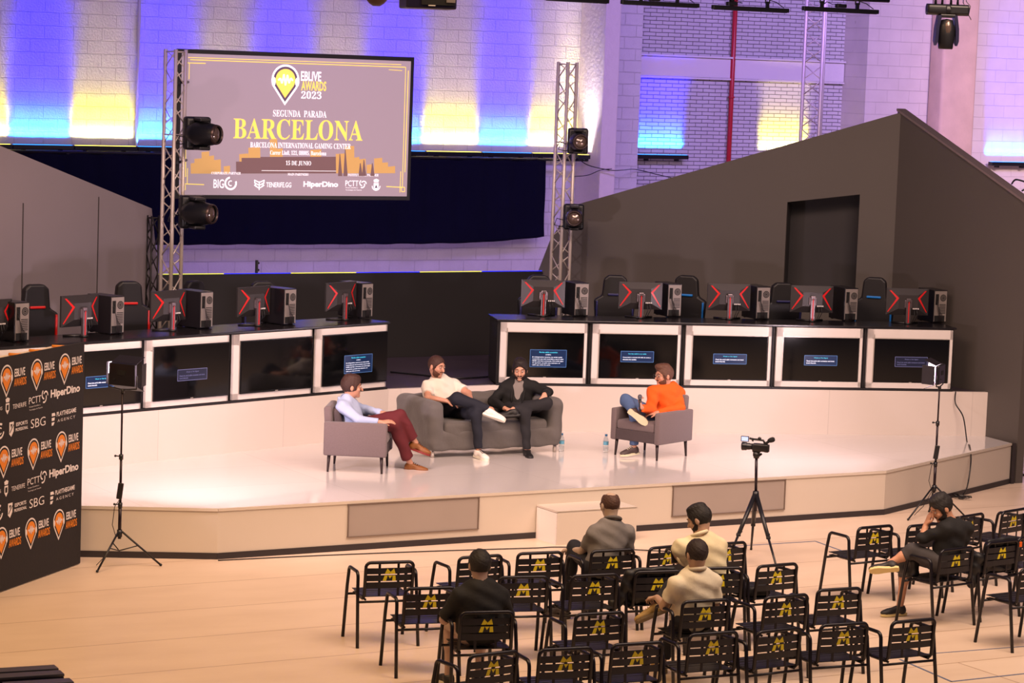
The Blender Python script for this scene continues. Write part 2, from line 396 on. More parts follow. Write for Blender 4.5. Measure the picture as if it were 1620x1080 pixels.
# right flat: from its tall corner to the low wall.  own x runs from the low wall to the corner
a, rz, L_ = flat_frame((3.77, 7.37), (7.35, 4.05))
T = thing('backdrop_flat', 'large dark grey flat on the right rising to a peak, with a black niche', 'backdrop', a, rz)
def topz(x): return 3.15 + (x-.44)*(4.61-3.15)/(L_-.44)
n0, n1 = L_-1.465, L_-.49
g = G()
g.prism([(0, 0), (.44, 0), (.44, 3.15), (.15, 2.66), (0, 2.23)], 0, .10, 'y')
g.prism([(.44, 0), (n0, 0), (n0, topz(n0)), (.44, 3.15)], 0, .10, 'y')
g.prism([(n1, 0), (L_, 0), (L_, 4.61), (n1, topz(n1))], 0, .10, 'y')
g.prism([(n0, 0), (n1, 0), (n1, 2.0), (n0, 2.0)], 0, .10, 'y')
g.prism([(n0, 3.34), (n1, 3.49), (n1, topz(n1)), (n0, topz(n0))], 0, .10, 'y'); g.build('panel', FLAT, T)
g = G(); D = .45
g.box(((n0+n1)/2, D+.02, 2.72), (n1-n0+.08, .04, 1.6)); g.box((n0-.02, .1+D/2-.05, 2.72), (.04, D-.1, 1.6)); g.box((n1+.02, .1+D/2-.05, 2.72), (.04, D-.1, 1.6))
g.box(((n0+n1)/2, .1+D/2-.05, 1.98), (n1-n0+.08, D-.1, .04)); g.prism([(n0, 3.35), (n1, 3.50), (n1, 3.54), (n0, 3.39)], .1, D, 'y'); g.build('niche', FLATD, T)
# side flat running towards the camera from the corner (own x from front edge back to the corner)
a, rz, L_ = flat_frame((7.52, 1.40), (7.47, 4.12))
T = thing('backdrop_flat', 'dark grey side flat sloping down at the far right end of the stage', 'backdrop', a, rz)
g = G(); g.prism([(0, 0), (L_, 0), (L_, 4.63), (0, 3.52)], 0, .12, 'y'); g.build('panel', FLAT, T)
g = G(); g.prism([(0, 3.52), (L_, 4.63), (L_, 4.66), (0, 3.55)], -.01, .14, 'y'); g.build('edge_cap', mat('flat_edge', '#77686a', .6, var=.05), T)
# left flat: same paint as the right, lightened to stand for panel light
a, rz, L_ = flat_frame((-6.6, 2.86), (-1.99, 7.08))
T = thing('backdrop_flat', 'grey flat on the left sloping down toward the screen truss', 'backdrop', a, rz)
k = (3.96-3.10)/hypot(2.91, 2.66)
g = G(); e = L_-.26; g.prism([(0, 0), (L_, 0), (L_, 2.2), (e, 3.10), (0, 3.10+k*e)], 0, .10, 'y'); g.build('panel', mat('lit_flat_paint', '#8c8288', .6, var=.06, vs=1.2), T)
for xs in (L_-1.75, L_-3.65): g = G(); g.box((xs, -.004, 2.0), (.012, .01, 2.6)); g.build('panel_joint', mat('joint_line', '#3a3436', .7, var=.04), T)
g = G(); put_ring(g, 1.1, 3.35, .05, .02, Matrix(((1, 0, 0, 0), (0, 0, -1, 0), (0, 1, 0, 0), (0, 0, 0, 1))), n=16, lift=.004, ex=.8, ey=1.4); g.build('dark_mark', FLATD, T)
# low black wall; wash light on its top edge put in as glowing strips
a, rz, L_ = flat_frame((-1.95, 7.3), (3.80, 7.3))
T = thing('low_backdrop_wall', 'low black wall between the grey flats with wash light painted along its top edge', 'backdrop', a, rz)
g = G(); g.box((L_/2, .05, 1.11), (L_, .10, 2.22)); g.build('panel', mat('black_flat_paint', '#1c191b', .6, var=.1, vs=1.5), T)
BLU = mat('blue_edge_glow', '#1020ff', .4, emit='#2030ff', es=1.1); YEL = mat('yellow_edge_glow', '#ffe000', .4, emit='#e8ff60', es=.9)
for i in range(6):
    g = G(); g.box((L_*(i+.5)/6, .03, 2.23), (L_/6, .02, .008)); g.build('edge_glow', YEL if i % 2 == 0 else BLU, T)

# ------------------------------------------------------------------ drape
def drape():
    u0, u1 = -3.2, 7.72; nu, nz = 260, 26; V = []; F = []
    def bot(u): return 2.09 + .03*max(0, (u-4.6)/3.1)**1.0 + .09*max(0, (u-6.0)/1.7)**2 + .004*sin(u*9)
    for j in range(nz+1):
        t = j/nz
        for i in range(nu+1):
            u = u0+(u1-u0)*i/nu; z = 3.52*(1-t)+bot(u)*t
            sag = sin((z*1.3-u*.55)*5.0)*.018*t + sin(u*11+z*1.2)*.018 + sin(u*23+1)*.007
            V.append((u, 13.93+sag, z))
    n = len(V); w = nu+1
    V += [(x, y+.015, z) for x, y, z in V]
    for j in range(nz):
        for i in range(nu):
            q = (j*w+i, j*w+i+1, (j+1)*w+i+1, (j+1)*w+i); F.append(q); F.append(tuple(n+k for k in q[::-1]))
    for i in range(nu): F.append((i+1, i, n+i, n+i+1)); k = nz*w+i; F.append((k, k+1, n+k+1, n+k))
    g = G(); g._fin(V, F, True); o = g.build('stage_drape', mat('navy_cloth', '#05061c', .9, var=.15, vs=3, spec=.15))
    o.location = W(0, 0); o.rotation_euler = (0, 0, SA); tag(o, 'long dark navy drape hanging under the wall wash lights', 'curtain')
drape()
g = G(); g.cyl((-3.2, 13.93, 3.50), (8.6, 13.93, 3.50), .025, n=10)
for u in range(-3, 9, 2): g.box((u+.3, 14.1, 3.49), (.04, .38, .04))
o = g.build('drape_rail', mat('black_steel', '#15141a', .45, metal=.4, var=.1)); o.location = W(0, 0); o.rotation_euler = (0, 0, SA)
tag(o, 'black rail along the block wall carrying the navy drape', 'rail')

# ------------------------------------------------------------------ wall wash bars (real lamps raking up the wall)
BLK = mat('black_plastic', '#141318', .4, var=.1)
def wash_bar(u0, u1, v, z, col, label, energy, grp):
    T = thing('wash_light', label, 'light', W((u0+u1)/2, v, z), SA, grp)
    w = u1-u0
    g = G(); g.box((0, 0, 0), (w-.02, .11, .07), b=.008); g.build('housing', BLK, T)
    g = G(); g.box((0, 0, .038), (w-.06, .06, .008))
    lc = {'b': (.02, .25, 1.0), 'y': (1.0, .80, .10)}[col]
    g.build('lens_strip', mat('lens_'+col, lc, .3, emit=lc, es=3), T)
    g = G()
    for s in (-1, 1): g.box((s*w*.3, .03, -.05), (.04, .1, .04))
    g.build('bracket', BLK, T)
    # three narrow beams: one hugging the foot of the wall, one for its middle, one that climbs
    for en, sp, tilt, c in ((energy*{'b': 1.1, 'y': .8}[col], 38, 42, {'b': (.01, .22, 1.0), 'y': (1.0, .94, .36)}[col]), (energy*{'b': .8, 'y': 1.0}[col], 24, 20, {'b': (.01, .05, 1.0), 'y': (1.0, .84, .03)}[col]), (energy*{'b': 1.1, 'y': .5}[col], 20, 5, {'b': (.01, .01, 1.0), 'y': (1.0, .80, .36)}[col])):
        l = bpy.data.lights.new('wash_lamp', 'AREA'); l.shape = 'RECTANGLE'; l.size = w-.06; l.size_y = .04
        l.color = c; l.energy = en; l.spread = radians(sp)
        lo = bpy.data.objects.new('wash_lamp', l); COL.objects.link(lo); lo.parent = T; lo.location = (0, 0, .05)
        lo.rotation_euler = (pi-radians(tilt), 0, 0)
edges = [-2.55, -1.51, -.53, .5, 1.5, 2.5, 3.5, 4.5, 5.54, 6.59, 7.55, 8.5]
wl = {0: 'yellow wash bar at the far left edge of the block wall', 1: 'blue wash bar, leftmost blue one on the block wall', 2: 'yellow wash bar left of the white conduit',
      3: 'blue wash bar right of the white conduit', 8: 'yellow wash bar just right of the projection screen', 9: 'blue wash bar between two yellow ones right of the screen',
      10: 'yellow wash bar behind the right truss', 7: 'blue wash bar half hidden by the screen right edge'}
for i in range(11):
    c = 'y' if i % 2 == 0 else 'b'
    wash_bar(edges[i], edges[i+1], 14.14, 3.56, c, wl.get(i, 'wash bar hidden behind the projection screen'), 9 if c == 'y' else 24, 'wash bars under the block wall')
wash_bar(10.08, 11.14, 14.84, 3.54, 'b', 'blue wash bar low on the lilac brick wall', 22, 'wash bars under the brick wall')
wash_bar(12.75, 13.85, 14.84, 3.54, 'y', 'yellow wash bar on the brick wall beside the tall back truss', 9, 'wash bars under the brick wall')
wash_bar(17.4, 18.4, 14.14, 3.54, 'b', 'blue wash bar right of the tan column', 14, 'wash bars under the brick wall')

T = wash_bar(8.22, 8.46, 13.78, 3.56, 'y', 'small added unseen warm lamp at the foot of the pale pilaster behind the middle truss', 1.5, 'wash bars under the block wall')  # unseen lamp added to brighten the pilaster's left side
l = bpy.data.lights.new('pilaster_fill', 'AREA'); l.shape = 'RECTANGLE'; l.size = .1; l.size_y = .4; l.color = (1.0, .88, .92); l.energy = 9; l.spread = radians(60)  # added bare light aimed up the same pilaster face
lo = bpy.data.objects.new('pilaster_fill', l); COL.objects.link(lo); lo.location = W(8.30, 13.85, 3.65)
lo.rotation_euler = (W(8.62, 13.85, 5.6)-W(8.30, 13.85, 3.65)).to_track_quat('-Z', 'Y').to_euler()
# ------------------------------------------------------------------ trusses
ALU = mat('aluminium', '#dccfc6', .4, metal=.35, var=.06); BKM = mat('black_truss', '#1d1a1c', .5, metal=.3, var=.06)
def truss(name, label, loc, z0, z1, side, m, rz=0, r=.024, plate_=True, joint=None):
    T = thing(name, label, 'truss', (loc[0], loc[1], z0), rz); H = z1-z0
    R = side/math.sqrt(3); P = [(R*cos(radians(a)), R*sin(radians(a))) for a in (-90, 30, 150)]
    for p in P:
        g = G(); g.cyl((*p, 0), (*p, H), r, n=12); g.build('chord', m, T)
    g = G(); n = max(4, int(H/.235))
    for i in range(3):
        a, b = P[i], P[(i+1) % 3]
        for k in range(n):
            za, zb = H*k/n, H*(k+1)/n
            if k % 2: a_, b_ = b, a
            else: a_, b_ = a, b
            g.cyl((*a_, za+.01), (*b_, zb-.01), .0085, n=6)
        for zz in (.03, H-.03)+((joint,) if joint else ()): g.cyl((*a, zz), (*b, zz), .01, n=6)
    g.build('lacing', m, T)
    if plate_:
        g = G(); g.box((0, 0, .006), (side*1.9, side*1.9, .012), b=.003); g.build('base_plate', BKM, T)
    return T
truss('screen_truss', 'aluminium truss tower on the left beside the projection screen', W(-2.03, 6.6), 1.09, 5.1, .25, ALU, radians(8), joint=2.95)
truss('light_truss', 'aluminium truss tower in the middle with two moving lights', W(3.66, 6.6), 1.09, 5.12, .25, ALU, radians(0), joint=2.95)
p = onl(1287, 200, (-5, 7.9), (5, 7.9)); truss('back_truss', 'tall aluminium truss tower rising behind the right grey flat', p, 0, 7.6, .32, ALU, radians(20), r=.027)
p = onl(240, 420, (-5, 6.75), (5, 6.75)); truss('dark_truss', 'short black truss post in front of the left grey flat end', p, 1.09, 3.02, .14, BKM, 0, r=.012, plate_=False)

# ================================================================== SCREEN
XZ = Matrix(((1, 0, 0, 0), (0, 0, -1, 0), (0, 1, 0, 0), (0, 0, 0, 1)))   # plane facing own -y, x right, y up
def off(M, d): return M @ Matrix.Translation((0, 0, d))
GOLD = mat('gold_print_lit', '#f0d060', .5, emit='#f2d45a', es=1.0)
WPRT = mat('white_print_lit', '#ffffff', .5, emit='#f4eef6', es=.95)
SCR = mat('projected_mauve', '#8d7a84', .6, emit='#b098a2', es=.72)
SKYG = mat('skyline_gold', '#c89a58', .6, emit='#dba968', es=.62)
SKYD = mat('skyline_brown', '#7a5c5c', .6, emit='#7e5f60', es=.5)
def screen():
    a = W(-1.66, 7.42); SW, SH, SZ = 3.41, 1.92, 3.19
    T = thing('projection_screen', 'wide mauve presentation screen reading BARCELONA beside the left truss', 'screen', (a.x, a.y, SZ), SA)
    g = G(); fr = .055
    g.box((SW/2, .03, SH/2), (SW, .06, SH), b=.006); g.build('bezel', BLK, T)
    g = G(); g.box((SW/2, -.004, SH/2), (SW-2*fr, .012, SH-2*fr)); g.build('display', SCR, T)
    g = G()
    g.cyl((-.30, -.78, .5), (.2, .09, .5), .018); g.cyl((-.30, -.78, 1.5), (.2, .09, 1.5), .018); g.box((.9, .1, .9), (1.6, .04, .08))
    g.box((.12, .09, 1.0), (.06, .04, 1.5)); g.build('mount', BLK, T)
    w, h = SW-2*fr, SH-2*fr
    M = Matrix.Translation((fr, -.011, fr)) @ XZ
    def P(x, y):   # picture coordinates of the slide
        yt = 95+.0364*(x-200); H = 765-.0267*(x-200); fy = (y-yt)/H; x0 = 200-fy*31; return ((x-x0)/1236*w, (1-fy)*h)
    sx = w/1236
    def t(s, x, y, wd, ht, mi, sf=True, bold=.0):
        cx, cy = P(x, y); put_text(g, serif(s) if sf else s, M, cx, cy, wd*sx, ht*sx*1.02, mi, bold)
    g = G()
    # skyline blocks
    for (x0, x1, y0, c) in ((232, 252, 690, 3), (252, 295, 665, 3), (290, 330, 628, 3), (330, 355, 650, 3), (350, 390, 672, 3), (405, 438, 706, 3), (470, 500, 680, 4), (488, 536, 640, 3), (537, 600, 605, 3), (500, 640, 660, 4), (640, 700, 660, 4), (652, 692, 560, 3),
                            (692, 720, 612, 3), (600, 1010, 655, 4), (870, 930, 618, 3), (1010, 1075, 640, 3), (1060, 1112, 600, 3), (1112, 1140, 660, 3), (1130, 1175, 670, 3), (1180, 1208, 700, 3), (1222, 1268, 665, 3), (1240, 1300, 690, 3), (1300, 1340, 710, 3), (905, 965, 668, 4), (960, 1000, 690, 3)):
        a0 = P(x0, y0); a1 = P(x1, y0-(4 if c == 3 else 0)); b1 = P(x1, 745); b0 = P(x0, 745)
        put_poly(g, [b0, b1, a1, a0], M, 0 if c == 3 else 1, .001+.0006*(c == 4)+.00003*(x0 % 17))
    for x, y in ((1032, 640), (1062, 615), (1145, 690), (1165, 672), (1212, 690)):    # spires
        b0 = P(x-12, 760); b1 = P(x+12, 760); a0 = P(x+2, y); a1 = P(x-2, y); put_poly(g, [b0, b1, a0, a1], M, 1, .003)
    g.build('skyline', [SKYG, SKYD], T)
    g = G()
    cx, cy = P(740, 262); pin_logo(g, cx, cy, 176*sx, M, 1, 0, 2)
    t('EBLIVE', 880, 220, 110, 46, 1, False, .02); t('AWARDS', 894, 272, 136, 46, 0, False, .02); t('2023', 880, 321, 110, 36, 1)
    t('SEGUNDA  PARADA', 817, 422, 290, 32, 1); t('BARCELONA', 810, 508, 700, 98, 0)
    t('BARCELONA INTERNATIONAL GAMING CENTER', 820, 594, 545, 26, 1); t('Carrer Llull, 121, 08005, Barcelona', 805, 635, 305, 24, 1); t('15 DE JUNIO', 805, 690, 137, 24, 1)
    put_line(g, P(605, 729), P(1010, 733), .006, M, 1)
    t('CORPORATE PARTNER', 417, 743, 155, 12, 1); t('MAIN PARTNERS', 802, 750, 112, 12, 1); t('INSTITUTIONAL PARTNER', 1160, 755, 172, 12, 1)
    t('BIG', 377, 800, 55, 42, 1, False, .01); cx, cy = P(440, 798); put_ring(g, cx, cy, 33*sx, 9*sx, M, 1, 100, 380); put_ring(g, cx, cy, 14*sx, 5*sx, M, 1, 60, 300)
    cx, cy = P(592, 803)
    for s in (-1, 1):
        for q in (0, 1, 2): put_line(g, (cx+s*27*sx, cy+(20-q*12)*sx), (cx+s*4*sx, cy+(10-q*14)*sx), 5*sx, M, 1)
        put_line(g, (cx+s*27*sx, cy+20*sx), (cx+s*16*sx, cy-14*sx), 4*sx, M, 1)
    put_line(g, (cx, cy+14*sx), (cx, cy-28*sx), 5*sx, M, 1)
    t('TENERIFE.GG', 697, 807, 135, 24, 1, False, .01); t('HiperDino', 925, 808, 190, 34, 1, False, .035); t('PCTT', 1097, 800, 72, 28, 1, False)
    t('Parque Cientifico y', 1096, 824, 68, 7, 1, False); t('Tecnologico de Tenerife', 1106, 837, 90, 7, 1, False)
    cx, cy = P(1157, 803)
    for a0 in (0, 120, 240): put_ring(g, cx+6*sx*cos(radians(a0)), cy+6*sx*sin(radians(a0)), 16*sx, 5*sx, M, 1, a0, a0+150)
    cx, cy = P(1232, 812); put_poly(g, [(cx-14*sx, cy+12*sx), (cx-14*sx, cy-12*sx), (cx, cy-24*sx), (cx+14*sx, cy-12*sx), (cx+14*sx, cy+12*sx)], M, 1); put_ring(g, cx, cy-2*sx, 24*sx, 4*sx, M, 1, 180, 360)
    put_poly(g, [(cx-12*sx, cy+16*sx), (cx+12*sx, cy+16*sx), (cx+15*sx, cy+28*sx), (cx, cy+34*sx), (cx-15*sx, cy+28*sx)], M, 1); put_poly(g, [(cx-8*sx, cy-12*sx), (cx+8*sx, cy-12*sx), (cx, cy+6*sx)], M, 2, .004)
    g.build('lettering', [GOLD, WPRT, mat('mauve_ink', '#6a5668', .6, emit='#5d4b5e', es=.5)], T)
    g = G()
    def fl(pts, wd=.010):
        for a_, b_ in zip(pts, pts[1:]): put_line(g, P(*a_), P(*b_), wd, M, 0)
    fl([(240, 130), (1405, 172)]); fl([(320, 150), (222, 147), (215, 130), (205, 760), (186, 760)]); fl([(230, 118), (1380, 158)], .008); fl([(232, 235), (236, 150)], .007)
    fl([(1420, 190), (1395, 740)]); fl([(1405, 172), (1380, 820)], .008); fl([(1310, 185), (1385, 190)], .007); fl([(185, 800), (300, 805)]); fl([(1290, 818), (1380, 822)]); fl([(216, 715), (212, 800)], .008); fl([(1372, 735), (1366, 850)], .008)
    for x, y in ((193, 822), (1384, 836)):
        fl([(x-9, y-14), (x+9, y-14), (x+9, y+10), (x-9, y+10), (x-9, y-14)], .008)
    g.build('gold_border', GOLD, T)
screen()

# ================================================================== CABINETS, TELEVISIONS, COUNTERS
CABW = mat('cabinet_white', '#d8d0cc', .3, metal=.0, var=.03)
CABS = mat('cabinet_silver', '#b8b0a8', .3, metal=.4)
CABD = mat('cabinet_black', '#1c191c', .45, var=.1)
GLS = mat('tv_glass', '#07080a', .07, coat=.4)
TVB = mat('tv_bezel', '#0d0d10', .25)
MSG = mat('message_box_blue', '#0c1c38', .3, emit='#16305c', es=.55); MSGL = mat('message_outline', '#406090', .3, emit='#5a84c0', es=.6)
CY = mat('message_cyan', '#40c0e0', .3, emit='#48c8e8', es=.8); WH = mat('message_white', '#e0e8ff', .3, emit='#e6ecff', es=.9)
DIMB = mat('message_box_dim', '#15182a', .3, emit='#1d2038', es=.5); DIML = mat('message_dim_line', '#5a5a80', .3, emit='#70709c', es=.6)
ES5 = ['El tv/dispositivo externo no emite señal,', 'compruebe que esté encendido y que el cable', 'HDMI esté bien conectado. Si la señal sigue', 'sin aparecer, pruebe otra entrada o el', 'cable que viene de serie.']
def cabinet(A, B, zlab, tlab, msg, grpc, grpt, fl=.08, fr=.035, pro=.0):
    a = W(*A, 1.09); b = W(*B, 1.09); w = (b-a).length; rz = atan2(b.y-a.y, b.x-a.x)
    T = thing('tv_cabinet', zlab, 'cabinet', a, rz, grpc); H = .80; D = .62
    g = G(); g.box((w/2, D/2+.02, H/2+.01), (w-.008, D-.04, H-.02)); g.build('body', CABD, T)
    g = G(); g.box((w/2, .012, .014), (w-.004, .05, .028)); g.build('plinth', CABD, T)
    x0, x1, z0, z1 = .035, w-.035, .035, H-.01
    g = G()
    fw = fl
    g.prism([(x0, z0), (x1, z0), (x1, z1), (x0, z1)], .0, .0001, 'y') if False else None
    for c, d in ((((x0+x1)/2, .005, z0+.035), (x1-x0, .04, .07)), (((x0+x1)/2, .005, z1-.06), (x1-x0, .04, .12)), ((x0+fw/2, .005, (z0+z1)/2), (fw, .04, z1-z0)), ((x1-fr/2, .005, (z0+z1)/2), (fr, .04, z1-z0))):
        g.box(c, d)
    g.build('front_frame', CABW, T)
    g = G(); g.box((x0+fw+.004, -.006, .41), (.012, .03, .62)); g.box(((x0+x1)/2, -.006, z1-.118), (x1-x0-.12, .03, .010)); g.build('trim_strip', CABS, T)
    # television
    V = thing('television', tlab, 'television', a + Vector((sin(rz)*pro, -cos(rz)*pro, 0)), rz, grpt)
    tx0, tx1, tz0, tz1 = x0+fw+.012, x1-fr-.004+(.02 if pro else 0), .10, .715
    g = G(); g.box(((tx0+tx1)/2, .02, (tz0+tz1)/2), (tx1-tx0, .05, tz1-tz0), b=.004); g.build('bezel', TVB, V)
    g = G(); g.box(((tx0+tx1)/2, -.006, (tz0+tz1)/2+.006), (tx1-tx0-.02, .006, tz1-tz0-.032)); g.build('screen_glass', GLS, V)
    g = G(); g.box(((tx0+tx1)/2, -.008, tz0+.010), (.035, .01, .008)); g.build('standby_lamp', CABS, V)
    if msg:
        M = Matrix.Translation((0, -.0095, 0)) @ XZ
        kind = msg
        if kind == 'long': mx, mz, mw, mh = tx0+(tx1-tx0)*.54, .345, .46, .215
        elif kind == 'weak2': mx, mz, mw, mh = tx0+(tx1-tx0)*.49, .385, .42, .135
        else: mx, mz, mw, mh = tx0+(tx1-tx0)*.5, .375, .43, .125
        dim = kind == 'dim'
        mats = [DIMB, DIML, DIML, DIML] if dim else [MSG, MSGL, CY, WH]
        g = G(); put_poly(g, [(mx-mw/2, mz-mh/2), (mx+mw/2, mz-mh/2), (mx+mw/2, mz+mh/2), (mx-mw/2, mz+mh/2)], M, 0, 0)
        q = [(mx-mw/2, mz-mh/2), (mx+mw/2, mz-mh/2), (mx+mw/2, mz+mh/2), (mx-mw/2, mz+mh/2)]
        for i in range(4): put_line(g, q[i], q[(i+1) % 4], .005, M, 1, .001)
        if kind == 'long':
            put_text(g, 'Revise cable conexión', M, mx, mz+mh*.36, mw*.5, .018, 2, .01); put_text(g, '(HDMI1)', M, mx, mz+mh*.21, mw*.15, .014, 3, .01)
            for i, s in enumerate(ES5): put_text(g, s, M, mx-mw*.44, mz+mh*(.07-.115*i), mw*min(.86, len(s)*.0202), .016, 3, .012, 'l')
        elif kind == 'weak2':
            put_text(g, 'No hay señal o no cable', M, mx, mz+mh*.25, mw*.55, .018, 2, .01)
            put_text(g, 'Compruebe la conexión del cable de antena y', M, mx-mw*.44, mz-mh*.08, mw*.86, .016, 3, .012, 'l'); put_text(g, 'sintonice los canales.', M, mx-mw*.44, mz-mh*.27, mw*.42, .016, 3, .012, 'l')
        else:
            put_text(g, 'Weak or No Signal', M, mx, mz+mh*.25, mw*.42, .017, 2, .01)
            put_text(g, 'Check the aerial cable connection and check', M, mx-mw*.44, mz-mh*.06, mw*.86, .016, 3, .012, 'l'); put_text(g, 'tuned channels.', M, mx-mw*.44, mz-mh*.27, mw*.30, .016, 3, .012, 'l')
        g.build('message_box', mats, V)
def rline(u): t = (u-1.30)/(7.42-1.30); return (u, 4.20+(2.0-4.20)*t)
def lline(u): t = (u+7.6)/(7.6-.17); return (u, 1.85+(4.16-1.85)*t)
def outv(P, d):                      # step a little into the set
    return (P[0], P[1]+d)
RC = [1.35, 2.45, 3.58, 4.69, 5.82, 6.95]; LC = [-6.31, -5.06, -3.82, -2.60, -1.37, -.19]
rl = [('white cabinet around the television nearest the sofa on the right bank', 'television with a long blue message, behind the man in the black jacket', 'long'),
      ('white cabinet behind the man in the orange hoodie', 'television with a two line message behind the orange hoodie', 'weak2'),
      ('third white cabinet of the right bank, above the grey armchair side', 'television with a faint blue box in the middle of the right bank', 'weak'),
      ('fourth white cabinet of the right bank, above the video camera', 'television with the brightest small blue box, above the video camera', 'weak'),
      ('last white cabinet on the right behind the lamp stand', 'television with a dim grey message at the far right', 'dim')]
ll = [('white cabinet at the far left hidden behind the press banner', 'television hidden behind the press banner at far left', None),
      ('white cabinet mostly hidden by the press banner edge', 'television hidden by the press banner edge', None),
      ('white cabinet just right of the press banner', 'television with cyan message right of the press banner', 'weak'),
      ('white cabinet right of the left lamp stand', 'television with a faint purple box right of the left lamp', 'dim'),
      ('white cabinet around the blank television on the left bank', 'blank dark television reflecting an armchair shape on the left bank', None)]
for i in range(5):
    cabinet(outv(rline(RC[i]), .02), outv(rline(RC[i+1]), .02), rl[i][0], rl[i][1], rl[i][2], 'white cabinets on the right bank', 'televisions on the right bank')
for i in range(5):
    zl, tl, ms = ll[i]
    if i == 2: pass
    cabinet(outv(lline(LC[i]), .02), outv(lline(LC[i+1]), .02), *( [ll[0], ll[2], ll[3], ('white cabinet around the blank television on the left bank', 'blank dark television on the left bank', None), ('white cabinet at the inner end of the left bank beside the gap', 'television with a long blue message at the inner end of the left bank', 'long')][i][:2]),
            [None, 'weak', 'dim', None, 'long'][i], 'white cabinets on the left bank', 'televisions on the left bank', .085, .02, .03)
def counter(A, B, name, label):
    a = W(*A, 1.889); b = W(*B, 1.889); L_ = (b-a).length
    g = G(); g.box((L_/2, .33, .012), (L_+.02, .70, .024), b=.004)
    o = g.build(name, mat('black_counter', '#18161a', .25, var=.1)); o.location = a; o.rotation_euler = (0, 0, atan2(b.y-a.y, b.x-a.x)); tag(o, label, 'counter')
counter(outv(rline(1.35), .02), outv(rline(6.95), .02), 'counter_top', 'long black counter top over the right bank of cabinets')
counter(outv(lline(-6.31), .02), outv(lline(-.19), .02), 'counter_top', 'long black counter top over the left bank of cabinets')

# ================================================================== MONITORS, COMPUTERS
MSH = mat('monitor_shell', '#3c3839', .35, metal=.35, var=.08); MSD = mat('monitor_dark', '#1a1819', .4)
REDC = mat('red_accent', '#c01a1c', .35, emit='#e01820', es=.12); SILV = mat('brushed_silver', '#73676b', .3, metal=.7)
def make_monitor():
    T = thing('gaming_monitor', 'x', 'monitor', (0, 0, 0), 0, 'gaming monitors on the counters')
    w, h, zc = .56, .345, .285
    g = G(); hw, hh = w/2, h/2; yb = 0
    o = [(-hw, zc-hh), (hw, zc-hh), (hw, zc+hh), (-hw, zc+hh)]; i_ = [(-.13, zc-.09), (.13, zc-.09), (.13, zc+.09), (-.13, zc+.09)]
    V = [(x, .03, z) for x, z in o]+[(x, .012, z) for x, z in o]+[(x, -.035, z) for x, z in i_]
    g._fin(V, [(0, 3, 2, 1), (0, 1, 5, 4), (1, 2, 6, 5), (2, 3, 7, 6), (3, 0, 4, 7), (4, 5, 9, 8), (5, 6, 10, 9), (6, 7, 11, 10), (7, 4, 8, 11), (8, 9, 10, 11)])
    g.build('back_shell', MSH, T)
    g = G(); g.box((0, .033, zc), (w, .006, h), b=.002); g.build('display_panel', MSD, T)
    for s in (-1, 1):
        g = G()
        def q(fx, fy): # along the slanted side face
            x = s*(hw - fx*w); z = zc+hh-fy*h; d = min(max((hw-abs(x))/(hw-.13), 0), 1); d2 = min(max((hh-abs(z-zc))/(hh-.09), 0), 1); return (x, .012-.047*min(d, d2)-.004, z)
        pts = [q(.07, .10), q(.27, .36), q(.05, .90), q(.20, .36), q(.04, .14)]
        vv = [q(.06, .08), q(.13, .10), q(.29, .37), q(.21, .37), q(.06, .90), q(.035, .92)]
        g._fin([q(.06, .08), q(.10, .08), q(.28, .36), q(.225, .375)], [(0, 1, 2, 3)]); g._fin([q(.225, .36), q(.28, .36), q(.045, .90), q(.03, .88)], [(0, 1, 2, 3)])
        g.build('red_chevron', REDC, T)
    g = G(); g.box((0, -.055, .165), (.062, .035, .33), b=.006); g.box((0, -.03, .26), (.10, .05, .10), b=.006); st = g.build('stand_column', SILV, T)
    g = G(); g.box((0, -.075, .15), (.012, .006, .28)); g.build('red_stripe', REDC, st)
    g = G(); g.box((0, -.0745, .285), (.034, .006, .02)); g.build('cable_slot', MSD, st)
    g = G()
    for s in (-1, 1): g.cyl((0, -.05, .012), (s*.17, .10, .010), .013, n=8)
    g.cyl((0, -.06, .0), (0, -.06, .02), .045, n=14); g.build('foot', MSD, T)
    g = G()
    for i in range(4): g.box((.07+.022*i, -.036, zc-.085), (.014, .012, .016))
    g.build('port_plugs', mat('white_plugs', '#d8d0d0', .5), T)
    g = G(); g.tube([(.08, -.04, zc-.09), (.09, -.05, .10), (.07, -.03, .03), (.12, .05, .006)], .004, 6); g.tube([(.11, -.04, zc-.09), (.13, -.05, .12), (.10, 0, .03), (.16, .08, .006)], .004, 6); g.build('cable', BLK, T)
    return T
CASEK = mat('case_black', '#141217', .3, var=.08); CASEG = mat('case_rear_grey', '#8d8480', .5, metal=.3); HOLE = mat('vent_black', '#0b0a0c', .7)
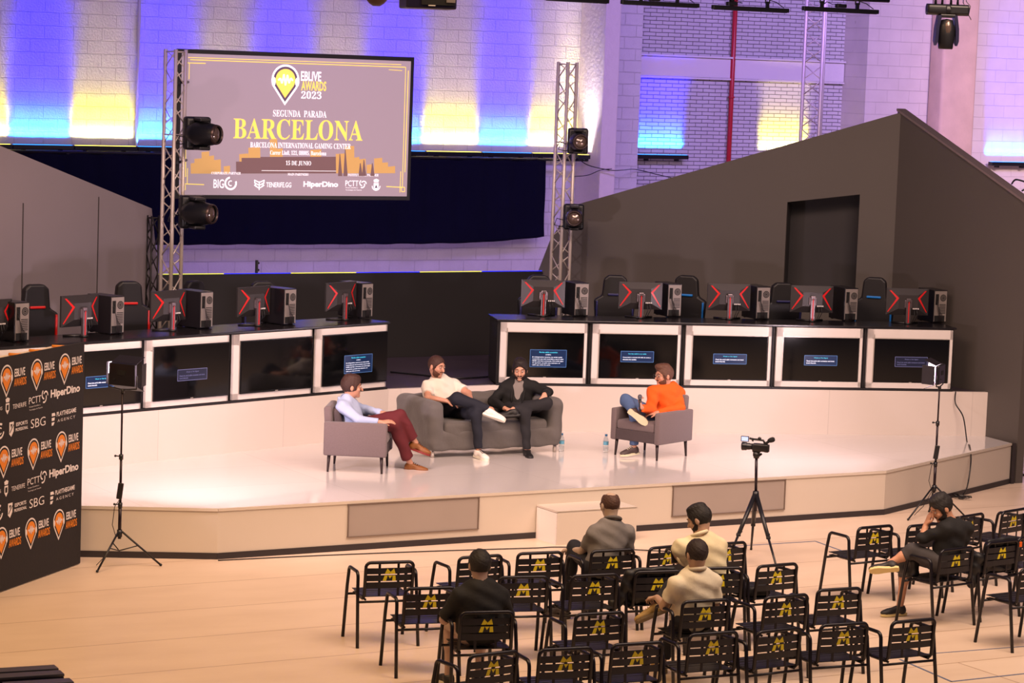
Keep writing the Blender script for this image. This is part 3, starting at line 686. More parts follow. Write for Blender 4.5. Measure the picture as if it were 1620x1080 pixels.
def make_pc():
    T = thing('computer_tower', 'x', 'computer', (0, 0, 0), 0, 'computer towers on the counters')
    w, d, h = .20, .40, .42
    g = G(); g.box((0, .2, h/2+.01), (w, d, h), b=.006)
    for sx in (-1, 1):
        for sy in (.05, .35): g.box((sx*.07, sy, .006), (.03, .03, .012))
    g.build('case', CASEK, T)
    g = G(); g.box((0, -.002, h/2+.01), (w-.02, .008, h-.025)); rp = g.build('rear_panel', CASEG, T)
    g = G(); g.box((-.055, -.008, .31), (.045, .008, .14))
    for i in range(6): g.box((-.055+.012*(i % 2)-.006, -.014, .26+.022*i), (.012, .012, .012))
    g.build('port_block', HOLE, rp)
    g = G(); put_poly(g, [(.035+.045*cos(t), .33+.045*sin(t)) for t in (2*pi*i/20 for i in range(20))], Matrix.Translation((0, -.007, 0)) @ XZ)
    for k in (.018, .033): put_ring(g, .035, .33, k, .004, Matrix.Translation((0, -.008, 0)) @ XZ, 1)
    g.build('fan_grille', [HOLE, CASEG], rp)
    g = G()
    for i in range(7): g.box((.03, -.007, .13+.019*i), (.09, .006, .008))
    g.build('expansion_slots', HOLE, rp)
    g = G(); g.box((-.01, -.008, .062), (.15, .008, .075)); g.build('power_supply', HOLE, rp)
    g = G()
    for k in range(5):
        x = -.06+.012*k; g.tube([(x, -.012, .3-.03*k), (x-.01, -.05, .25-.03*k), (x+.02, -.045, .12), (x+.03, -.02, .03), (x+.05, .0, .004)], .0035, 5)
    g.build('cable', mat('cable_grey', '#2a2527', .5), T)
    return T
mon = make_monitor(); pc = make_pc()
mls = {'R': ['monitor with red chevrons in front of the middle truss foot', 'monitor above the orange hoodie television', 'third monitor with red chevrons on the right counter', 'fourth monitor on the right counter, before the black niche', 'last dim monitor at the far right of the counter'],
       'L': ['monitor at the inner end of the left counter', 'monitor above the blank television on the left counter', 'monitor right below the screen truss foot on the left counter', 'monitor above the press banner right edge', 'monitor cut off at the left picture edge']}
pls = {'R': ['computer tower right of the middle truss on the right counter', 'computer tower between second and third monitors of the right counter', 'computer tower with bright rear panel left of the niche monitor', 'computer tower under the black niche', 'dark computer tower at the far right end of the counter'],
       'L': ['computer tower with the brightest rear panel at the inner end of the left counter', 'computer tower above the blank television', 'computer tower with lit rear just right of the screen truss', 'computer tower right of the monitor over the press banner', 'computer tower at the left picture edge above the banner']}
first_m = first_p = True
RZR = atan2(2.0-4.2, 7.42-1.3)+SA; RZL = atan2(4.16-1.85, 7.43)+SA
mpx = {'R': [(858, 500, 919, 501), (1012, 503, 1066, 502), (1152, 505, 1206, 506), (1283, 508, 1345, 508), (1434, 512, 1486, 511)],
       'L': [(540, 506, 580, 503), (402, 515, 458, 514), (267, 523, 326, 520), (127, 532, 185, 529), (-12, 542, 34, 541)]}
for s in 'RL':
    rz = RZR if s == 'R' else RZL
    for k, (a, b, c, d) in enumerate(mpx[s]):
        o = mon if first_m else copy_tree(mon); first_m = False
        p = atz(a, b, 1.913); o.location = p; o.rotation_euler = (0, 0, rz+(radians(6) if s == 'L' else -radians(3))); o['label'] = mls[s][k]
        o = pc if first_p else copy_tree(pc); first_p = False
        p = atz(c, d, 1.913); o.location = p; o.rotation_euler = (0, 0, rz+radians(12 if s == 'R' else 2)); o['label'] = pls[s][k]

# gaming chairs behind the counters
def make_gchair(col, nm):
    T = thing('gaming_chair', 'x', 'chair', (0, 0, 0), 0, 'gaming chairs behind the counters')
    K = mat('gaming_black', '#161318', .5, var=.1)
    g = G(); g.prism([(-.22, .50), (-.25, .72), (-.27, 1.0), (-.17, 1.06), (-.15, 1.28), (-.09, 1.33), (.09, 1.33), (.15, 1.28), (.17, 1.06), (.27, 1.0), (.25, .72), (.22, .50)], .16, .26, 'y'); bk = g.build('backrest', K, T)
    bv = bk.modifiers.new('b', 'BEVEL'); bv.width = .025; bv.segments = 3
    BM = mat('band_'+nm, col, .4)
    for c_, d_ in (((0, .15, 1.075), (.19, .03, .028)), ((-.235, .15, .86), (.025, .03, .26)), ((.235, .15, .86), (.025, .03, .26))): g = G(); g.box(c_, d_, b=.008); g.build('colour_band', BM, bk)
    g = G(); g.box((0, -.05, .46), (.52, .50, .10), b=.035, seg=3); g.build('seat', K, T)
    for s in (-1, 1):
        g = G(); g.tube([(s*.29, .08, .46), (s*.32, .05, .62), (s*.32, -.05, .66)], .018, 8); g.box((s*.32, -.03, .68), (.08, .26, .03), b=.01); g.build('armrest', K, T)
    g = G(); g.cyl((0, -.02, .08), (0, -.02, .42), .03); g.build('gas_column', BLK, T)
    g = G()
    for i in range(5):
        t = radians(72*i+90); g.cyl((0, -.02, .10), (.3*cos(t), -.02+.3*sin(t), .06), .022, .014, n=8); g.ico((.3*cos(t), -.02+.3*sin(t), .032), .032, 1)
    g.build('star_base', BLK, T)
    return T
gc = {'r': make_gchair('#c01818', 'red'), 'b': make_gchair('#1878d0', 'blue'), 'k': make_gchair('#2a2a60', 'navy')}
used = set()
for px, py, dv, s, c, lab in ((70, 452, 1.12, 'L', 'r', 'black gaming chair with red band above the press banner'), (213, 447, 1.15, 'L', 'r', 'black gaming chair with red band left of the screen truss'),
                              (328, 446, 1.3, 'L', 'k', 'black gaming chair right of the screen truss'), (424, 447, 1.6, 'L', 'k', 'gaming chair whose top peeks over the left counter monitor'), (858, 437, 1.3, 'R', 'k', 'dark gaming chair behind the monitor at the middle truss'),
                              (976, 437, 1.2, 'R', 'k', 'dark gaming chair left of the monitor above the orange hoodie'), (1082, 437, 1.15, 'R', 'b', 'gaming chair with blue band above the video light gap of the right counter'),
                              (1246, 449, 1.0, 'R', 'k', 'dark gaming chair left of the niche monitor'), (1381, 440, 1.15, 'R', 'b', 'black gaming chair with blue band left of the last monitor')):
    A, B = ((-5.06, lline(-5.06)[1]+dv), (-.19, lline(-.19)[1]+dv)) if s == 'L' else ((1.35, rline(1.35)[1]+dv), (6.95, rline(6.95)[1]+dv))
    p = onl(px, py, A, B); o = gc[c] if c not in used else copy_tree(gc[c]); used.add(c)
    rot = (RZL if s == 'L' else RZR) + random.uniform(-.5, .5)
    o.location = (p.x, p.y, 1.085); o.rotation_euler = (0, 0, rot); sc_ = (p.z-1.085)/1.33; o.scale = (1, 1, sc_ if .8 < sc_ < 1.25 else 1); o['label'] = lab

# ================================================================== MOVING LIGHTS, CEILING RIG
LENS = mat('lens_glass', '#6a5850', .15, metal=.4, coat=1)
def moving_head(name, label, loc, rz, tilt=0, hang=False, group=None, s=1.0):
    """base against a truss, facing own -y; head points along tilt in its own x-y plane"""
    T = thing(name, label, 'stage light', loc, rz, group)
    if not hang:
        g = G(); g.box((0, 0, 0), (.27*s, .13*s, .34*s), b=.03*s, seg=3); g.box((0, -.07*s, .0), (.2*s, .02, .26*s), b=.01); g.build('base', BLK, T)
        g = G(); g.tube([(-.05*s, .08, .15*s), (-.05*s, .18, .15*s), (.05*s, .18, .15*s), (.05*s, .08, .15*s)], .014, 8); g.build('clamp', BLK, T)
        for q in (-1, 1):
            g = G(); g.prism([(-.06*s, 0), (-.30*s, q*.01), (-.33*s, 0), (-.33*s, 0)][:3]+[(-.31*s, .0)], 0, .001, 'x') if False else None
            g.box((0, -.17*s, q*.145*s), (.12*s, .22*s, .035*s), b=.012*s); g.build('yoke_arm', BLK, T)
        R = Matrix.Rotation(tilt, 4, 'Z'); C = Vector((0, -.22*s, 0)); ax = R @ Vector((0, -1, 0))
        g = G(); g.lathe([(.0, -.17*s), (.09*s, -.16*s), (.118*s, -.08*s), (.122*s, .03*s), (.112*s, .10*s), (.10*s, .15*s), (.088*s, .17*s), (.08*s, .16*s)], C, 20, ax); h = g.build('head', BLK, T)
        g = G(); g.lathe([(.082*s, .145*s), (.05*s, .165*s), (0, .172*s)], C, 20, ax); g.build('lens', LENS, h)
        g = G(); g.lathe([(.104*s, .150*s), (.098*s, .175*s), (.086*s, .178*s), (.084*s, .160*s)], C, 20, ax); g.build('lens_ring', mat('ring_bronze', '#4a3a38', .3, metal=.6), h)
        g = G(); g.tube([(-.13*s, .03, -.05), (-.22*s, .03, -.03), (-.25*s, .02, -.12), (-.16*s, .03, -.14), (-.1*s, .06, -.13)], .007, 6); g.build('cable', BLK, T)
    return T
pz = lambda px, py, Y: at(px, py, Y)
q = W(-1.80, 6.42, 4.07); moving_head('moving_head_light', 'upper moving head light on the left truss in front of the screen', q, radians(25), radians(38), s=1.22, group='moving lights on the left truss')
q = W(-1.84, 6.42, 3.09); moving_head('moving_head_light', 'lower moving head light on the left truss under the screen', q, radians(25), radians(38), s=1.22, group='moving lights on the left truss')
q = W(3.68, 6.30, 4.07); moving_head('moving_head_light', 'upper moving head light on the middle truss', q, radians(2), radians(6), s=1.02, group='moving lights on the middle truss')
q = W(3.66, 6.30, 3.05); moving_head('moving_head_light', 'lower moving head light on the middle truss', q, radians(2), radians(-4), s=1.02, group='moving lights on the middle truss')
def hanging_head():
    Y = 24.0; p = at(1499, 12, Y); T = thing('moving_head_light', 'moving head light hanging upside down before the tan column', 'stage light', p, radians(4))
    g = G(); g.cyl((-.19, 0, -.02), (.19, 0, -.02), .05, n=12); g.box((-.1, 0, -.02), (.18, .11, .085), b=.02, seg=3); g.box((.1, .0, -.02), (.18, .1, .08), b=.015); g.build('base', BLK, T)
    for q in (-1, 1):
        g = G(); g.prism([(q*.055, -.07), (q*.085, -.07), (q*.105, -.19), (q*.108, -.30), (q*.095, -.34), (q*.08, -.30), (q*.075, -.18)], -.05, .05, 'y'); g.build('yoke_arm', mat('navy_plastic', '#1a1838', .35), T)
    g = G(); g.box((0, 0, -.075), (.14, .10, .03), b=.008); g.lathe([(.0, .0), (.05, .01), (.072, .07), (.078, .15), (.07, .22), (.066, .26), (.06, .27), (0, .265)], (0, 0, -.10), 18, (0, 0, -1)); g.build('head', BLK, T)
    g = G(); g.ico((0, -.05, -.19), .05, 2, (.7, .6, 1.6)); g.build('head_window', LENS, T)
    g = G()
    for x in (-.08, .06): g.tube([(x-.03, 0, .03), (x-.03, 0, .09), (x+.03, 0, .09), (x+.03, 0, .03)], .012, 8)
    g.build('clamp', BLK, T)
    g = G(); g.tube([(.16, 0, 1.2), (.17, .01, .06), (.2, -.03, .02), (.19, -.02, -.06), (.22, 0, -.1)], .004, 6); g.tube([(.15, 0, 1.2), (.14, 0, .05), (.18, .02, -.02)], .004, 6); g.build('cable', BLK, T)
    g = G(); g.cyl((-1.2, 0, .13), (3.0, 0, .13), .03, n=10); o = g.build('rig_pipe', BKM); o.location = p; o.rotation_euler = (0, 0, radians(4)); tag(o, 'black rig pipe above the hanging moving head light', 'pipe')
hanging_head()
def led_batten(a, b, label, ctr=.5, first=0):
    p = at(*a, 34.6); q = at(*b, 35.2); d = q-p; L_ = d.length; T = thing('led_batten', label, 'light bar', p, atan2(d.y, d.x), 'black light bars on the ceiling rig')
    g = G(); g.box((L_/2, 0, 0), (L_, .06, .055), b=.008); g.build('housing', BLK, T)
    g = G(); g.box((L_/2, 0, -.03), (L_-.06, .035, .006)); g.build('lens_strip', mat('dark_lens', '#2c2a38', .2), T)
    for x in (.25, .72):
        g = G(); g.box((L_*x, 0, .06), (.035, .04, .09)); g.tube([(L_*x-.03, 0, .08), (L_*x-.035, 0, .17), (L_*x+.035, 0, .17), (L_*x+.03, 0, .08)], .010, 6); g.build('clamp', BLK, T)
    g = G(); g.box((L_*ctr, 0, .055), (.15, .07, .05), b=.01); g.build('driver_box', BLK, T)
    g = G(); g.tube([(L_*.25, .03, .03), (L_*.33, .03, .10), (L_*.4, .02, .07), (L_*ctr, 0, .08)], .006, 6); g.tube([(L_*.72, .03, .14), (L_*.86, .03, .10), (L_*.95, .02, .035)], .006, 6); g.build('cable', BLK, T)
    return T
led_batten((862, -3), (962, 5), 'black light bar left of the pale pilaster top'); led_batten((983, 3), (1105, 12), 'black light bar between the pale column and the red pipe', .42)
led_batten((1127, 11), (1247, 15), 'black light bar crossing the top of the red pipe', .25); led_batten((1270, 13), (1389, 16), 'black light bar in front of the tall back truss top', .5)
a = at(860, -22, 34.6); b = at(1406, 1, 37.3); d = b-a
g = G(); g.cyl((0, 0, 0), d, .03, n=10); o = g.build('rig_pipe', BKM); o.location = a; tag(o, 'black rig pipe over the ceiling light bars', 'pipe')
def ceiling_box():
    p = at(680, 9, 21.0); T = thing('projector', 'black box projector hanging from the ceiling at the top edge', 'projector', p, radians(12))
    g = G(); g.box((0, .1, .04), (.40, .36, .13), b=.012); g.build('body', mat('violet_black_plastic', '#1c1730', .35), T)
    g = G(); g.box((.05, -.085, .05), (.26, .012, .09)); g.build('front_grille', HOLE, T)
    g = G(); g.box((.15, -.094, .045), (.07, .008, .035)); g.build('port_cover', CASEG, T)
    g = G(); g.box((0, -.093, .0), (.055, .01, .008)); g.build('maker_label', WHT, T)
    g = G(); g.cyl((0, .1, .1), (0, .1, 1.3), .02, n=10); g.build('drop_pole', BLK, T)
ceiling_box()
p = at(596, -5, 22); T = thing('ceiling_lamp', 'dark lamp underside just showing at the top edge', 'lamp', p, 0)
g = G(); g.lathe([(.0, -.075), (.03, -.075), (.06, -.055), (.09, -.02), (.09, .1), (0, .1)], (0, 0, 0), 12); g.build('shade', mat('brown_shade', '#4a2c22', .6, var=.1), T)
g = G(); g.cyl((0, 0, .1), (0, 0, 1.3), .008, n=6); g.build('drop_cord', BLK, T)

# ================================================================== PRESS WALL
def press_wall():
    A = Vector((-4.19, 25.89, 0)); B = Vector((-4.69, 24.35, 0)); d = (A-B).normalized(); rz = atan2(d.y, d.x); LEN = 3.0
    T = thing('press_wall', 'black press backdrop printed with rows of orange and white partner logos', 'banner', A, rz)
    g = G(); g.box((-LEN/2, .012, 1.11), (LEN, .024, 2.20), b=.004); g.build('fabric_panel', mat('charcoal_fabric', '#1f1a1d', .8, var=.08, vs=4, bump=.15, bs=30), T)
    g = G()
    for x in (-.02, -.75, -1.5, -2.25, -2.98):
        g.cyl((x, .30, .02), (x, .30, 2.16), .010, n=8); g.cyl((x, .03, .02), (x, .03, 2.16), .010, n=8)
    for i, (x, xx) in enumerate(((-.02, -.75), (-.75, -1.5), (-1.5, -2.25), (-2.25, -2.98))):
        for z in (.06, 1.1, 2.15): g.cyl((x, .03, z), (xx, .30, z), .007, n=6); g.cyl((x, .30, z), (xx, .03, z), .007, n=6)
    g.build('popup_frame', mat('pale_tube', '#c8b49a', .4), T)
    g = G()
    for x in (-.16, -.62, -1.02, -1.6): g.cyl((x, .10, 2.17), (x-.10, .22, 2.18), .014, n=8)
    g.build('orange_connector', mat('orange_connector', '#c87820', .5), T)
    g = G()
    g.box((-LEN/2, .165, 2.155), (LEN, .27, .008)); g.build('top_band', mat('cream_band', '#d8c4b0', .6), T)
    M = Matrix.Translation((0, -.002, 0)) @ XZ
    ORG = mat('orange_print', '#e8861c', .6); WPR = mat('white_print', '#ece2e0', .6); INK = mat('charcoal_ink', '#1f1a1d', .8)
    g = G()
    def row_pin(z, xs):
        for x in xs:
            pin_logo(g, x-.005, z-.01, .27, M, 0, 1, 2, .001)
            put_text(g, 'EBLIVE', M, x+.245, z+.045, .20, .075, 0, .02, lift=.002); put_text(g, 'AWARDS', M, x+.255, z-.045, .235, .075, 1, .02, lift=.002)
    def row_a(z, k):
        for o_ in (0, -1.82):
            put_text(g, 'HiperDino', M, -.39+o_, z+.01, .60, .10, 0, .035); put_text(g, 'PCTT', M, -1.0+o_, z+.0, .24, .065, 0, .0)
            for a0 in (0, 120, 240): put_ring(g, -.81+o_+.02*cos(radians(a0)), z+.015+.02*sin(radians(a0)), .05, .016, M, 0, a0, a0+150, 12)
            put_text(g, 'Parque Cientifico y', M, -1.0+o_, z-.06, .22, .016, 0); put_text(g, 'Tecnologico de Tenerife', M, -.98+o_, z-.09, .26, .016, 0)
            put_text(g, 'TENERIFE', M, -1.30+o_, z-.02, .26, .042, 0)
            cx = -1.53+o_; cy = z-.01; put_poly(g, [(cx-.035, cy+.035), (cx-.035, cy-.03), (cx, cy-.07), (cx+.035, cy-.03), (cx+.035, cy+.035)], M, 0); put_poly(g, [(cx-.02, cy+.02), (cx-.02, cy-.03), (cx+.02, cy-.03), (cx+.02, cy+.02)], M, 2, .003)
            put_poly(g, [(cx-.03, cy+.045), (cx+.03, cy+.045), (cx+.04, cy+.075), (cx, cy+.09), (cx-.04, cy+.075)], M, 0)
            put_text(g, 'WEBINARS', M, -1.76+o_, z-.01, .26, .032, 0)
    def row_b(z):
        for o_ in (0, -1.85):
            put_text(g, 'PLAYTHEGAME', M, -.36+o_, z+.03, .40, .045, 0, .02); put_text(g, 'A G E N C Y', M, -.36+o_, z-.035, .36, .028, 0)
            for q in range(3): put_poly(g, [(-.66+.0+o_, z+.05-.045*q), (-.60+o_, z+.05-.045*q), (-.585+o_-.02*q, z+.02-.045*q), (-.66+o_, z+.02-.045*q)], M, 0)
            put_text(g, 'SBG', M, -.93+o_, z-.005, .29, .085, 0, -.005)
            put_text(g, 'ESPORTS', M, -1.25+o_, z+.025, .22, .035, 0, .02); put_text(g, 'PROFESSIONAL', M, -1.25+o_, z-.025, .24, .03, 0, .02)
            cx = -1.45+o_; put_poly(g, [(cx-.04, z+.06), (cx+.045, z+.06), (cx+.045, z-.03), (cx, z-.08), (cx-.04, z-.05)], M, 0); put_poly(g, [(cx-.02, z+.04), (cx+.02, z+.04), (cx-.005, z+.0)], M, 2, .003)
            put_line(g, (cx-.03, z-.04), (cx+.04, z+.03), .012, M, 2, .003)
            put_ring(g, -1.66+o_, z, .075, .02, M, 0, 60, 350); put_ring(g, -1.66+o_, z, .035, .012, M, 0, 40, 320)
    row_pin(2.0, (-.41, -.97, -1.55, -2.12)); row_a(1.75, 0); row_b(1.53); row_pin(1.245, (-.45, -1.01, -1.58, -2.15)); row_a(.975, 0); row_b(.765); row_pin(.485, (-.47, -1.03, -1.60, -2.17))
    g.build('printed_logos', [WPR, ORG, INK], T)
press_wall()

# ================================================================== LED PANEL LIGHTS ON STANDS
def panel_light(lab_s, lab_l, base, H, face, legs, energy, glow_edge=True, grp='photo lights on stands'):
    T = thing('light_stand', lab_s, 'stand', (base.x, base.y, 0), 0, 'black lighting stands')
    g = G(); g.cyl((0, 0, .28), (0, 0, .62), .017, n=10); g.cyl((0, 0, .62), (0, 0, 1.1), .013, n=10); g.cyl((0, 0, 1.1), (0, 0, H), .010, n=10)
    pm = mat('stand_tube', '#241820', .35, metal=.5); g.build('pole', pm, T)
    for z in (.62, 1.1):
        g = G(); g.cyl((0, 0, z-.03), (0, 0, z+.02), .022, n=10); g.cyl((0, 0, z), (-.05, -.01, z+.005), .006, n=6); g.ico((-.055, -.012, z+.005), .014, 1); g.build('collar', BLK, T)
    g = G(); g.cyl((0, 0, .30), (0, 0, .37), .026, n=10); g.build('hub', BLK, T)
    for i, (x, y) in enumerate(legs):
        g = G(); g.cyl((x*.06, y*.06, .35), (x, y, .012), .010, n=8); g.cyl((x*.45, y*.45, .21), (0, 0, .16), .006, n=6); l_ = g.build('leg', BLK, T)
        g = G(); g.ico((x, y, .014), .016, 1); g.build('rubber_foot', BLK, l_)
    g = G(); g.box((.0, -.025, .76), (.055, .03, .16), b=.006, R=Matrix.Rotation(.12, 3, 'Y')); g.build('battery_pack', BLK, T)
    g = G(); g.tube([(.0, -.03, .68), (-.05, -.03, .6), (-.07, -.02, .42), (-.03, -.03, .30), (-.12, -.03, .12), (-.22, -.02, .01)], .004, 6); g.build('cable', BLK, T)
    V = thing('led_panel_light', lab_l, 'light', (base.x, base.y, H), face)     # own +x is where it shines
    w = .30; h = .22
    g = G(); g.box((.0, 0, .15), (.045, w, h), b=.008); g.build('housing', mat('panel_black', '#151217', .35), V)
    g = G(); g.box((.026, 0, .15), (.006, w-.03, h-.03)); g.build('led_face', mat('led_face', '#fff0f4', .4, emit=(1, .42, 1.0), es=5), V)
    g = G(); g.tube([(0, -w/2-.014, .15), (0, -w/2-.014, .02), (0, 0, .0), (0, w/2+.014, .02), (0, w/2+.014, .15)], .008, 8); g.cyl((0, 0, -.03), (0, 0, .01), .02); g.build('yoke', BLK, V)
    DR = mat('barn_door', '#191318', .45)
    for nm, c, R, dd in (('l', (.10, w/2+.03, .15), Matrix.Rotation(-.35, 3, 'Z'), (.17, .004, h)), ('r', (.10, -w/2-.03, .15), Matrix.Rotation(.35, 3, 'Z'), (.17, .004, h)),
                         ('t', (.09, 0, .15+h/2+.03), Matrix.Rotation(-.4, 3, 'Y'), (.15, w, .004)), ('b', (.09, 0, .15-h/2-.03), Matrix.Rotation(.4, 3, 'Y'), (.15, w, .004))):
        g = G(); g.box(c, dd, R=R); g.build('barn_door', DR, V)
    g = G(); g.box((-.026, 0, .17), (.006, .09, .05)); g.box((-.03, .08, .10), (.02, .012, .012)); g.build('control_panel', HOLE, V)
    l = bpy.data.lights.new('panel_lamp', 'AREA'); l.shape = 'RECTANGLE'; l.size = .2; l.size_y = .28; l.color = (1.0, .76, .84); l.energy = energy; l.spread = radians(178)
    lo = bpy.data.objects.new('panel_lamp', l); COL.objects.link(lo); lo.parent = V; lo.location = (.034, 0, .15); lo.rotation_euler = (0, -pi/2, 0)
    return V
bL = Vector((-3.80, 25.83, 0))
V = panel_light('black lamp stand beside the press wall', 'square LED panel with barn doors on the stand by the press wall', bL, 1.76, radians(64), [(-.16, -.34), (.40, .10), (-.20, .34)], 165)
bR = Vector((4.98, 30.62, 0))
panel_light('black lamp stand at the right end of the stage', 'LED panel glowing magenta on the right stand', bR, 1.52, radians(158), [(-.34, -.36), (.38, -.10), (.0, .28)], 65)

# ================================================================== SMOOTH SURFACES (distance fields -> one mesh)
def sdf_eval(prims, vox, pad=.03):
    lo = np.array([1e9]*3); hi = -lo
    for p in prims:
        if p[0] in 'ceb':
            if p[0] == 'c': pts = [np.array(p[1])-p[3], np.array(p[1])+p[3], np.array(p[2])-p[4], np.array(p[2])+p[4]]
            else: r = max(p[2])*1.75 if p[0] == 'b' else max(p[2]); pts = [np.array(p[1])-r, np.array(p[1])+r]
            lo = np.minimum(lo, np.min(pts, 0)); hi = np.maximum(hi, np.max(pts, 0))
    lo -= pad; hi += pad; n = np.ceil((hi-lo)/vox).astype(int)+1
    F = np.full(n, .2, np.float32)
    ax = [lo[i]+vox*np.arange(n[i]) for i in range(3)]
    for p in prims:
        kind = p[0]; k = 0 if kind == 'P' else (p[5] if kind in 'cC' else p[4])
        if kind in 'cC':
            a, b = np.array(p[1], float), np.array(p[2], float); ra, rb = p[3], p[4]; R = max(ra, rb)
            l0 = np.minimum(a, b)-R; h0 = np.maximum(a, b)+R
        elif kind in 'eE': c = np.array(p[1], float); R = max(p[2]); l0 = c-R; h0 = c+R
        elif kind in 'bB': c = np.array(p[1], float); R = np.linalg.norm(p[2]); l0 = c-R; h0 = c+R
        elif kind == 'P': l0, h0 = lo, hi        # half space cut: p[1] point, p[2] normal -> remove the side the normal points to
        m_ = max(k, .01)*1.2+2.5*vox if kind != 'P' else 0
        i0 = np.maximum(np.floor((l0-m_-lo)/vox).astype(int), 0); i1 = np.minimum(np.ceil((h0+m_-lo)/vox).astype(int)+1, n)
        if (i1 <= i0).any(): continue
        s = tuple(slice(i0[i], i1[i]) for i in range(3))
        X, Y, Z = np.meshgrid(*[ax[i][s[i]] for i in range(3)], indexing='ij', sparse=True)
        if kind in 'cC':
            d = b-a; L2 = max(float(d@d), 1e-9)
            t = ((X-a[0])*d[0]+(Y-a[1])*d[1]+(Z-a[2])*d[2])/L2; tc = np.clip(t, 0, 1)
            D = np.sqrt((X-a[0]-tc*d[0])**2+(Y-a[1]-tc*d[1])**2+(Z-a[2]-tc*d[2])**2)-(ra+(rb-ra)*tc)
            flat = p[6] if len(p) > 6 else 0
            if flat: L = math.sqrt(L2); D = np.maximum(D, (t-1)*L)
            if flat == 2: D = np.maximum(D, -t*L)
        elif kind in 'eE':
            A = np.array(p[3], float) if p[3] is not None else np.eye(3)
            q = [((X-c[0])*A[j][0]+(Y-c[1])*A[j][1]+(Z-c[2])*A[j][2]) for j in range(3)]; r = p[2]
            k0 = np.sqrt((q[0]/r[0])**2+(q[1]/r[1])**2+(q[2]/r[2])**2); k1 = np.sqrt((q[0]/r[0]**2)**2+(q[1]/r[1]**2)**2+(q[2]/r[2]**2)**2)+1e-9
            D = k0*(k0-1)/k1
        elif kind in 'bB':
            A = np.array(p[3], float) if p[3] is not None else np.eye(3); rd = p[5] if len(p) > 5 else .02
            q = [np.abs((X-c[0])*A[j][0]+(Y-c[1])*A[j][1]+(Z-c[2])*A[j][2])-(p[2][j]-rd) for j in range(3)]
            D = np.sqrt(sum(np.maximum(v, 0)**2 for v in q))+np.minimum(np.maximum(np.maximum(q[0], q[1]), q[2]), 0)-rd
        else:
            c = np.array(p[1], float); nn = np.array(p[2], float); nn /= np.linalg.norm(nn); D = -((X-c[0])*nn[0]+(Y-c[1])*nn[1]+(Z-c[2])*nn[2])
        cur = F[s]
        if kind in 'CEBP':
            new = np.maximum(cur, -D) if kind != 'P' else np.maximum(cur, -D)
            if kind != 'P' and k > .001:
                h = np.clip(.5-.5*(cur+D)/k, 0, 1); new = cur*(1-h)+(-D)*h+k*h*(1-h)
        else:
            if k > .0005: h = np.clip(.5+.5*(cur-D)/k, 0, 1); new = cur*(1-h)+D*h-k*h*(1-h)
            else: new = np.minimum(cur, D)
        F[s] = new
    return F, lo, vox
def surface_nets(F, lo, vox):
    n = F.shape; ins = F < 0
    c = np.zeros((n[0]-1, n[1]-1, n[2]-1), np.int8)
    for dx in (0, 1):
        for dy in (0, 1):
            for dz in (0, 1): c += ins[dx:n[0]-1+dx, dy:n[1]-1+dy, dz:n[2]-1+dz]
    cells = np.argwhere((c > 0) & (c < 8)); idx = -np.ones(c.shape, np.int64); idx[tuple(cells.T)] = np.arange(len(cells))
    acc = np.zeros((len(cells), 3)); cnt = np.zeros(len(cells))
    cor = [(x, y, z) for x in (0, 1) for y in (0, 1) for z in (0, 1)]
    for a in cor:
        for ax_ in range(3):
            if a[ax_]: continue
            b = list(a); b[ax_] = 1
            fa = F[cells[:, 0]+a[0], cells[:, 1]+a[1], cells[:, 2]+a[2]]; fb = F[cells[:, 0]+b[0], cells[:, 1]+b[1], cells[:, 2]+b[2]]
            mk = (fa < 0) != (fb < 0); t = np.where(mk, fa/(fa-fb+1e-12), 0)
            P = np.array(a, float)[None, :].repeat(len(cells), 0); P[:, ax_] += t; acc[mk] += P[mk]; cnt[mk] += 1
    V = lo+vox*(cells+acc/np.maximum(cnt, 1)[:, None])
    quads = []
    for ax_ in range(3):
        o1, o2 = (ax_+1) % 3, (ax_+2) % 3
        sl = [slice(1, n[i]-1) for i in range(3)]; sl[ax_] = slice(0, n[ax_]-1); sh = list(sl); sh[ax_] = slice(1, n[ax_])
        A = ins[tuple(sl)]; B = ins[tuple(sh)]; e = np.argwhere(A != B)
        base = e.copy(); base[:, o1] += 1; base[:, o2] += 1
        flip = A[tuple(e.T)]
        def cell(d1, d2):
            q = base.copy(); q[:, o1] -= d1; q[:, o2] -= d2; return idx[tuple(q.T)]
        q = np.stack([cell(1, 1), cell(0, 1), cell(0, 0), cell(1, 0)], 1)
        q[~flip] = q[~flip][:, ::-1]; quads.append(q)
    Q = np.concatenate(quads); Q = Q[(Q >= 0).all(1)]
    return V, Q
